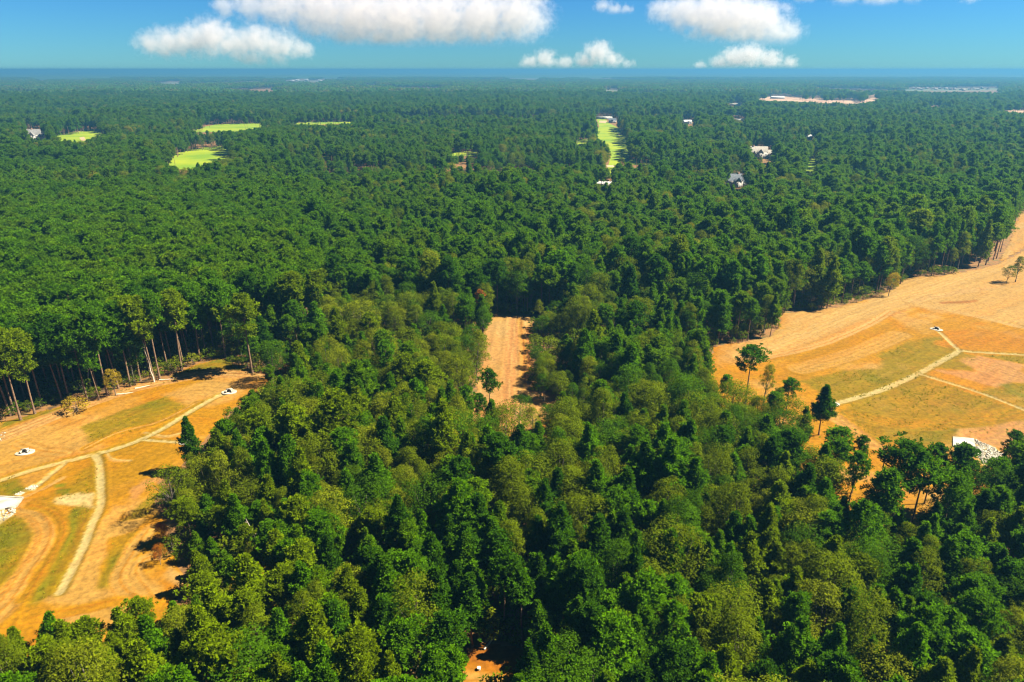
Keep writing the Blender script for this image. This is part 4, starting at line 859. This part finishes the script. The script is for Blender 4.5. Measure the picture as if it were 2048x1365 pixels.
# ------------------------------------------------------------------ houses
def gable(b, x0, x1, y0, y1, z, hr, over=.5, axis='x', m=0):
    x0, x1, y0, y1 = x0 - over, x1 + over, y0 - over, y1 + over; t = .28
    if axis == 'x': ym = (y0 + y1) / 2; v = [(x0, y0, z), (x1, y0, z), (x1, y1, z), (x0, y1, z), (x0, ym, z + hr), (x1, ym, z + hr)]
    else: xm = (x0 + x1) / 2; v = [(x1, y0, z), (x1, y1, z), (x0, y1, z), (x0, y0, z), (xm, y0, z + hr), (xm, y1, z + hr)]
    b.add(v, [(0, 1, 5, 4), (2, 3, 4, 5)], m); b.add(v, [(0, 4, 3), (1, 2, 5)], m); b.add(v, [(3, 2, 1, 0)], m)
def house(bx, by, label, blocks, roof, wall, rz=0.0, chimney=None, windows=True, name='house', cat='house', group='houses among the far trees'):
    """blocks: (x0,x1,y0,y1,height,roof rise,ridge axis)"""
    x, y = G(bx, by); e = empty(name, (x, y, -.1), rz); tag(e, label, cat, group)
    for i, (x0, x1, y0, y1, h, hr, ax) in enumerate(blocks):
        b = MB(); b.box(x0, x1, y0, y1, 0, h); wobj = obj('wall', b.mesh('house_wall', [M[wall]]), e)
        b = MB(); gable(b, x0, x1, y0, y1, h + .02 + .015 * i, hr, axis=ax) if hr else b.box(x0 - .3, x1 + .3, y0 - .3, y1 + .3, h + .01, h + .4); ro = obj('roof', b.mesh('house_roof', [M[roof]]), e)
        if i == 0 and chimney:
            b = MB(); b.box(chimney - .6, chimney + .6, (y0 + y1) / 2 - .5, (y0 + y1) / 2 + .5, h, h + hr + 1.5); obj('chimney', b.mesh('house_chimney', [M['wall_brick']]), ro)
        if windows:
            nwin = max(1, int((x1 - x0) / 3.2))
            for fl in range(max(1, int(h / 3.1))):
                for k in range(nwin):
                    cx = x0 + (k + .5) * (x1 - x0) / nwin; zz = 1.0 + fl * 3.0
                    b = MB(); b.box(cx - .75, cx + .75, y0 - .06, y0 - .003, zz, zz + 1.6); wf = obj('window', b.mesh('house_window', [M['trim']]), e)
                    b = MB(); b.box(cx - .6, cx + .6, y0 - .10, y0 - .063, zz + .15, zz + 1.45); obj('pane', b.mesh('window_pane', [M['glass']]), wf)
house(1522, 318, 'large pale house with many gables in the trees past the fairway', [(-15, 7, 0, 12, 7.5, 6.5, 'x'), (-6, 1, -5, -.01, 7.0, 5.0, 'y'), (7.02, 18, 1, 10, 5.5, 4.5, 'x'), (-11, -7.5, -2, -.01, 6.0, 3.5, 'y'), (9, 13.5, -3, .98, 5.2, 3.4, 'y')], 'roof_tan', 'wall_white', -.12, -9)
house(1472, 376, 'grey roofed two-storey house half hidden below the large pale house', [(-8, 6, 0, 10, 6.5, 5.5, 'x'), (-3, 2.5, -4, -.01, 6.0, 4.0, 'y'), (6.02, 12, 1, 8, 4, 3, 'x')], 'roof_dark', 'wall_white', .1, 3)
house(70, 280, 'grey roofed house with steep gables next to the bright green fairway', [(-11, 8, 0, 13, 7, 8, 'x'), (-5, 2, -5, -.01, 6.5, 6, 'y'), (8.02, 17, 2, 10, 5, 5, 'x'), (10, 14.5, -3, 1.98, 4.8, 3.6, 'y')], 'roof_grey', 'wall_white', .15, -4)
house(1210, 239, 'long white clubhouse at the top end of the long fairway', [(-18, 16, 0, 14, 4.5, 0, 'x'), (-6, 8, -4, -.01, 4, 0, 'x')], 'roof_white', 'wall_white', 0, None, True, 'clubhouse', 'building', None)
house(1224, 246, 'dark roofed lodge beside the top of the long fairway', [(-7, 7, 0, 10, 4.5, 4, 'x'), (-2, 3, -3, -.01, 4, 3, 'y')], 'roof_dark', 'wall_white', -.3)
house(1208, 374, 'long low white shed among the pines below the fairway', [(-11, 11, 0, 6, 3.2, 1.3, 'x')], 'roof_white', 'wall_white', 0, None, True, 'shed', 'shed', None)
house(1376, 249, 'small white roofed house in the middle distance wood', [(-8, 8, 0, 10, 5, 3, 'x'), (-3, 2, -3, -.01, 4.5, 2.5, 'y')], 'roof_white', 'wall_white', .2)
house(1478, 244, 'flat white building beyond the small white roofed house', [(-9, 9, 0, 10, 5, 0, 'x')], 'roof_white', 'wall_white', 0)
house(1619, 281, 'tiny pale house above the sunny lawn strip', [(-5, 5, 0, 8, 5, 3, 'x')], 'roof_white', 'wall_white', .3)
house(1472, 212, 'low pale building before the pink cleared land', [(-16, 16, 0, 12, 5, 2, 'x')], 'roof_tan', 'wall_white', .05)
house(1556, 198, 'pale long building on the pink cleared land', [(-24, 24, 0, 14, 6, 3, 'x')], 'roof_white', 'wall_white', 0)
rh = np.random.default_rng(31)
ESTW = 'outermost next second third fourth fifth sixth seventh eighth ninth tenth eleventh twelfth thirteenth fourteenth fifteenth sixteenth'.split()
for k in range(17):
    bx = 1828 + k * 9.3 + rh.uniform(-2, 2); by = 178.5 + (k % 3) * .9 + (1.5 if 8 < k < 13 else 0)
    house(bx, by, f'tiny pale estate house on the far hazy land, {ESTW[k]} in its row', [(-7, 7, 0, 11, 4 + rh.uniform(0, 3), 4, 'x' if k % 2 else 'y')], 'roof_tan' if k % 3 else 'roof_grey', 'wall_brick', rh.uniform(-.4, .4), None, False, 'house', 'house', 'estate houses in the far haze')
for k, (bx, by) in enumerate([(595, 163), (612, 162), (640, 163.5), (585, 164), (692, 162), (308, 160)]):
    house(bx, by, f'speck of a white building in the blue distance, {ESTW[k + 1]} of the scattered ones', [(-16, 16, 0, 16, 11, 4, 'x')], 'roof_white', 'wall_white', rh.uniform(-.4, .4), None, False, 'building', 'building', 'white specks of buildings near the skyline')

# ------------------------------------------------------------------ grass tufts on the grassy parts of the clearings
b = MB(); r = np.random.default_rng(5)
for lst, frame in ((L_PATCH, 9000), (R_PATCH, 9000)):
    polys = [GP(p) for c, p, *_ in lst if c in ('olive', 'green')]
    ar = [abs(np.sum(p[:, 0] * np.roll(p[:, 1], -1) - np.roll(p[:, 0], -1) * p[:, 1])) for p in polys]
    for p, a0 in zip(polys, ar):
        per = int(min(frame * a0 / sum(ar) * 1.5, a0 * .5 * .9)) + 1
        lo, hi = p.min(0), p.max(0); q = r.uniform(lo, hi, (per * 3, 2)); q = q[inside(q[:, 0], q[:, 1], p)]
        d = np.hypot(q[:, 0], q[:, 1]); q = q[(d < 330) & (q[:, 0] > -225) & (q[:, 0] < 335)][:per]
        q = q[fbm(q[:, 0] / 4, q[:, 1] / 4, 15) > .42]
        n = len(q); 
        if not n: continue
        for k in range(4):
            a_ = r.uniform(0, 6.28, n); s = r.uniform(.14, .34, n); base = np.c_[q + r.normal(0, .15, (n, 2)), np.full(n, .18)]
            dx = np.c_[np.cos(a_), np.sin(a_), np.zeros(n)] * s[:, None] * .5; tip = base + np.c_[np.cos(a_ + 1.5), np.sin(a_ + 1.5), np.full(n, 1.6)] * s[:, None] * .8
            v = np.stack([base - dx, base + dx, tip], 1).reshape(-1, 3); b.add(v, np.arange(len(v)).reshape(-1, 3), 0, r.random(n))
tag(obj('grass', b.mesh('grass', [M['grass']], tint=True)), kind='stuff')

# ------------------------------------------------------------------ clouds: bodies of vapour far off, above the haze
def vapour(blobs):
    """density from a few soft bodies (centre, radii in metres), torn by noise"""
    m, n, l = mat('cloud_vapour')
    pv = n.new('ShaderNodeVolumePrincipled'); pv.inputs['Color'].default_value = (0.665, 0.645, 0.68, 1); pv.inputs['Anisotropy'].default_value = 0.1
    tc = n.new('ShaderNodeTexCoord'); k = blobs[0][1][0]; last = None
    def M_(op, a, b=None):
        q = n.new('ShaderNodeMath'); q.operation = op
        for i, v in enumerate((a, b)):
            if v is None: continue
            if isinstance(v, (int, float)): q.inputs[i].default_value = v
            else: l.new(v, q.inputs[i])
        return q.outputs[0]
    for c, r_ in blobs:
        v = n.new('ShaderNodeVectorMath'); v.operation = 'SUBTRACT'; l.new(tc.outputs['Object'], v.inputs[0]); v.inputs[1].default_value = c
        d = n.new('ShaderNodeVectorMath'); d.operation = 'DIVIDE'; l.new(v.outputs[0], d.inputs[0]); d.inputs[1].default_value = r_
        e = n.new('ShaderNodeVectorMath'); e.operation = 'LENGTH'; l.new(d.outputs[0], e.inputs[0])
        f = M_('SUBTRACT', 1.0, e.outputs['Value'])
        if last is None: last = f
        else: q = n.new('ShaderNodeMath'); q.operation = 'SMOOTH_MAX'; l.new(last, q.inputs[0]); l.new(f, q.inputs[1]); q.inputs[2].default_value = 0.12; last = q.outputs[0]
    nz = n.new('ShaderNodeTexNoise'); nz.inputs['Scale'].default_value = 1.8 / k; nz.inputs['Detail'].default_value = 6; nz.inputs['Roughness'].default_value = 0.68; l.new(tc.outputs['Object'], nz.inputs['Vector'])
    t = M_('ADD', last, M_('MULTIPLY', M_('SUBTRACT', nz.outputs[0], 0.5), 2.7))
    mr = n.new('ShaderNodeMapRange'); mr.interpolation_type = 'SMOOTHSTEP'; mr.inputs[1].default_value, mr.inputs[2].default_value, mr.inputs[3].default_value, mr.inputs[4].default_value = -0.05, 0.85, 0.0, 0.0017
    l.new(t, mr.inputs[0])
    sx = n.new('ShaderNodeSeparateXYZ'); l.new(tc.outputs['Object'], sx.inputs[0]); bs = n.new('ShaderNodeMapRange'); bs.interpolation_type = 'SMOOTHSTEP'; bs.inputs[1].default_value, bs.inputs[2].default_value = -0.30 * k, 0.55 * k; l.new(sx.outputs[2], bs.inputs[0])
    l.new(M_('MULTIPLY', mr.outputs[0], bs.outputs[0]), pv.inputs['Density'])
    om = n.new('ShaderNodeOutputMaterial'); l.new(pv.outputs[0], om.inputs['Volume'])
    m.cycles.volume_step_rate = 0.12
    return m
def cloud(label, blobs, dist, seed):
    """blobs: (px, py, radius px) seen from the camera; the body has depth along the view"""
    r = np.random.default_rng(seed); b = MB(); k = dist / FPX
    base = G_dir = None
    cx = np.mean([q[0] for q in blobs]); e0 = max(q[1] + q[2] * .55 for q in blobs)
    def pt(px, py): 
        u, v = (px - PW / 2) / FPX, (PH / 2 - py) / FPX; d = F_ + u * np.array([1., 0, 0]) + v * U_; return d / d[1] * dist + np.array([0, 0, CAM_H])
    origin = pt(cx, e0); a1, a2 = np.meshgrid(np.linspace(0, 2 * math.pi, 17)[:-1], np.linspace(.15, math.pi - .15, 9)); sp = np.c_[(np.cos(a1) * np.sin(a2)).ravel(), (np.sin(a1) * np.sin(a2)).ravel(), np.cos(a2).ravel()]
    I = np.arange(144).reshape(9, 16); q4 = np.stack([I[:-1], np.roll(I, -1, 1)[:-1], np.roll(I, -1, 1)[1:], I[1:]], -1).reshape(-1, 4)
    soft = []
    for bx, by, rp in blobs:
        c = pt(bx, by) - origin; soft.append((tuple(c), (rp * k * 1.55, rp * k * 1.5, rp * k * 1.15)))
        for q in range(1):
            s = 1.0 if q == 0 else r.uniform(.35, .62); o_ = np.zeros(3) if q == 0 else np.array([r.normal(0, .75), r.normal(0, .7), abs(r.normal(0, .42))])
            c = pt(bx, by) - origin + o_ * rp * k; R = rp * k * s
            v = sp * R * np.array([1.95, 1.85, 1.45]) + c
            off = b.n; b.add(v, q4); b.F.append((np.array([list(range(16))[::-1]]) + off, 0, np.zeros(1))); b.F.append((np.array([list(range(128, 144))]) + off, 0, np.zeros(1)))
    o = obj('cloud', b.mesh('cloud', [vapour(soft)]), None, origin); tag(o, label, 'cloud', 'white clouds over the skyline')
    rm = o.modifiers.new('merge', 'REMESH'); rm.mode = 'VOXEL'; rm.voxel_size = 2.6 * k
cloud('long low cloud with a flat base over the forest, nearest the clear blue side', [(300,88,20),(340,86,26),(390,82,28),(425,74,32),(470,90,26),(510,84,30),(560,92,26),(600,98,18),(500,118,14),(560,120,14),(520,126,10)], 22000, 1)
cloud('largest broad grey-based cloud cut by the top of the frame', [(450,14,18),(500,10,26),(560,12,36),(640,20,48),(720,30,56),(800,36,58),(880,38,54),(960,34,52),(1030,30,46),(1066,40,24),(760,78,22),(690,70,22)], 17000, 2)
cloud('bright billowing cloud with a sloping trailing end', [(1325,22,20),(1370,24,32),(1420,30,42),(1475,38,46),(1520,46,38),(1565,66,26),(1540,76,20),(1440,50,30)], 19000, 3)
cloud('small bright cloud sitting low on the skyline beneath the billowing one', [(1400,132,9),(1440,126,14),(1470,116,20),(1500,112,22),(1540,120,18),(1580,126,12)], 30000, 4)
cloud('low soft cloud bank resting on the skyline in the middle', [(1060,128,14),(1090,120,17),(1130,128,14),(1170,122,16),(1195,106,20),(1225,122,16),(1255,130,10)], 30000, 5)
cloud('small wispy cloud near the top between the two big clouds', [(1205,12,12),(1228,20,13),(1252,20,10)], 20000, 6)
cloud('thin strip of cloud along the top of the frame over the clear sky', [(1610,-12,16),(1690,-6,18),(1760,-4,22),(1830,-10,16),(1940,-8,14)], 16000, 7)

# ------------------------------------------------------------------ the air
m, n, l = mat('air')
pv = n.new('ShaderNodeVolumePrincipled'); pv.inputs['Color'].default_value = (0.070, 0.235, 0.420, 1); pv.inputs['Density'].default_value = 0.00019; pv.inputs['Anisotropy'].default_value = 0.2
om = n.new('ShaderNodeOutputMaterial'); l.new(pv.outputs[0], om.inputs['Volume'])
b = MB(); b.box(-46000, 46000, -46000, 46000, -2.0, 106.0)
tag(obj('haze', b.mesh('haze', [m])), kind='stuff')
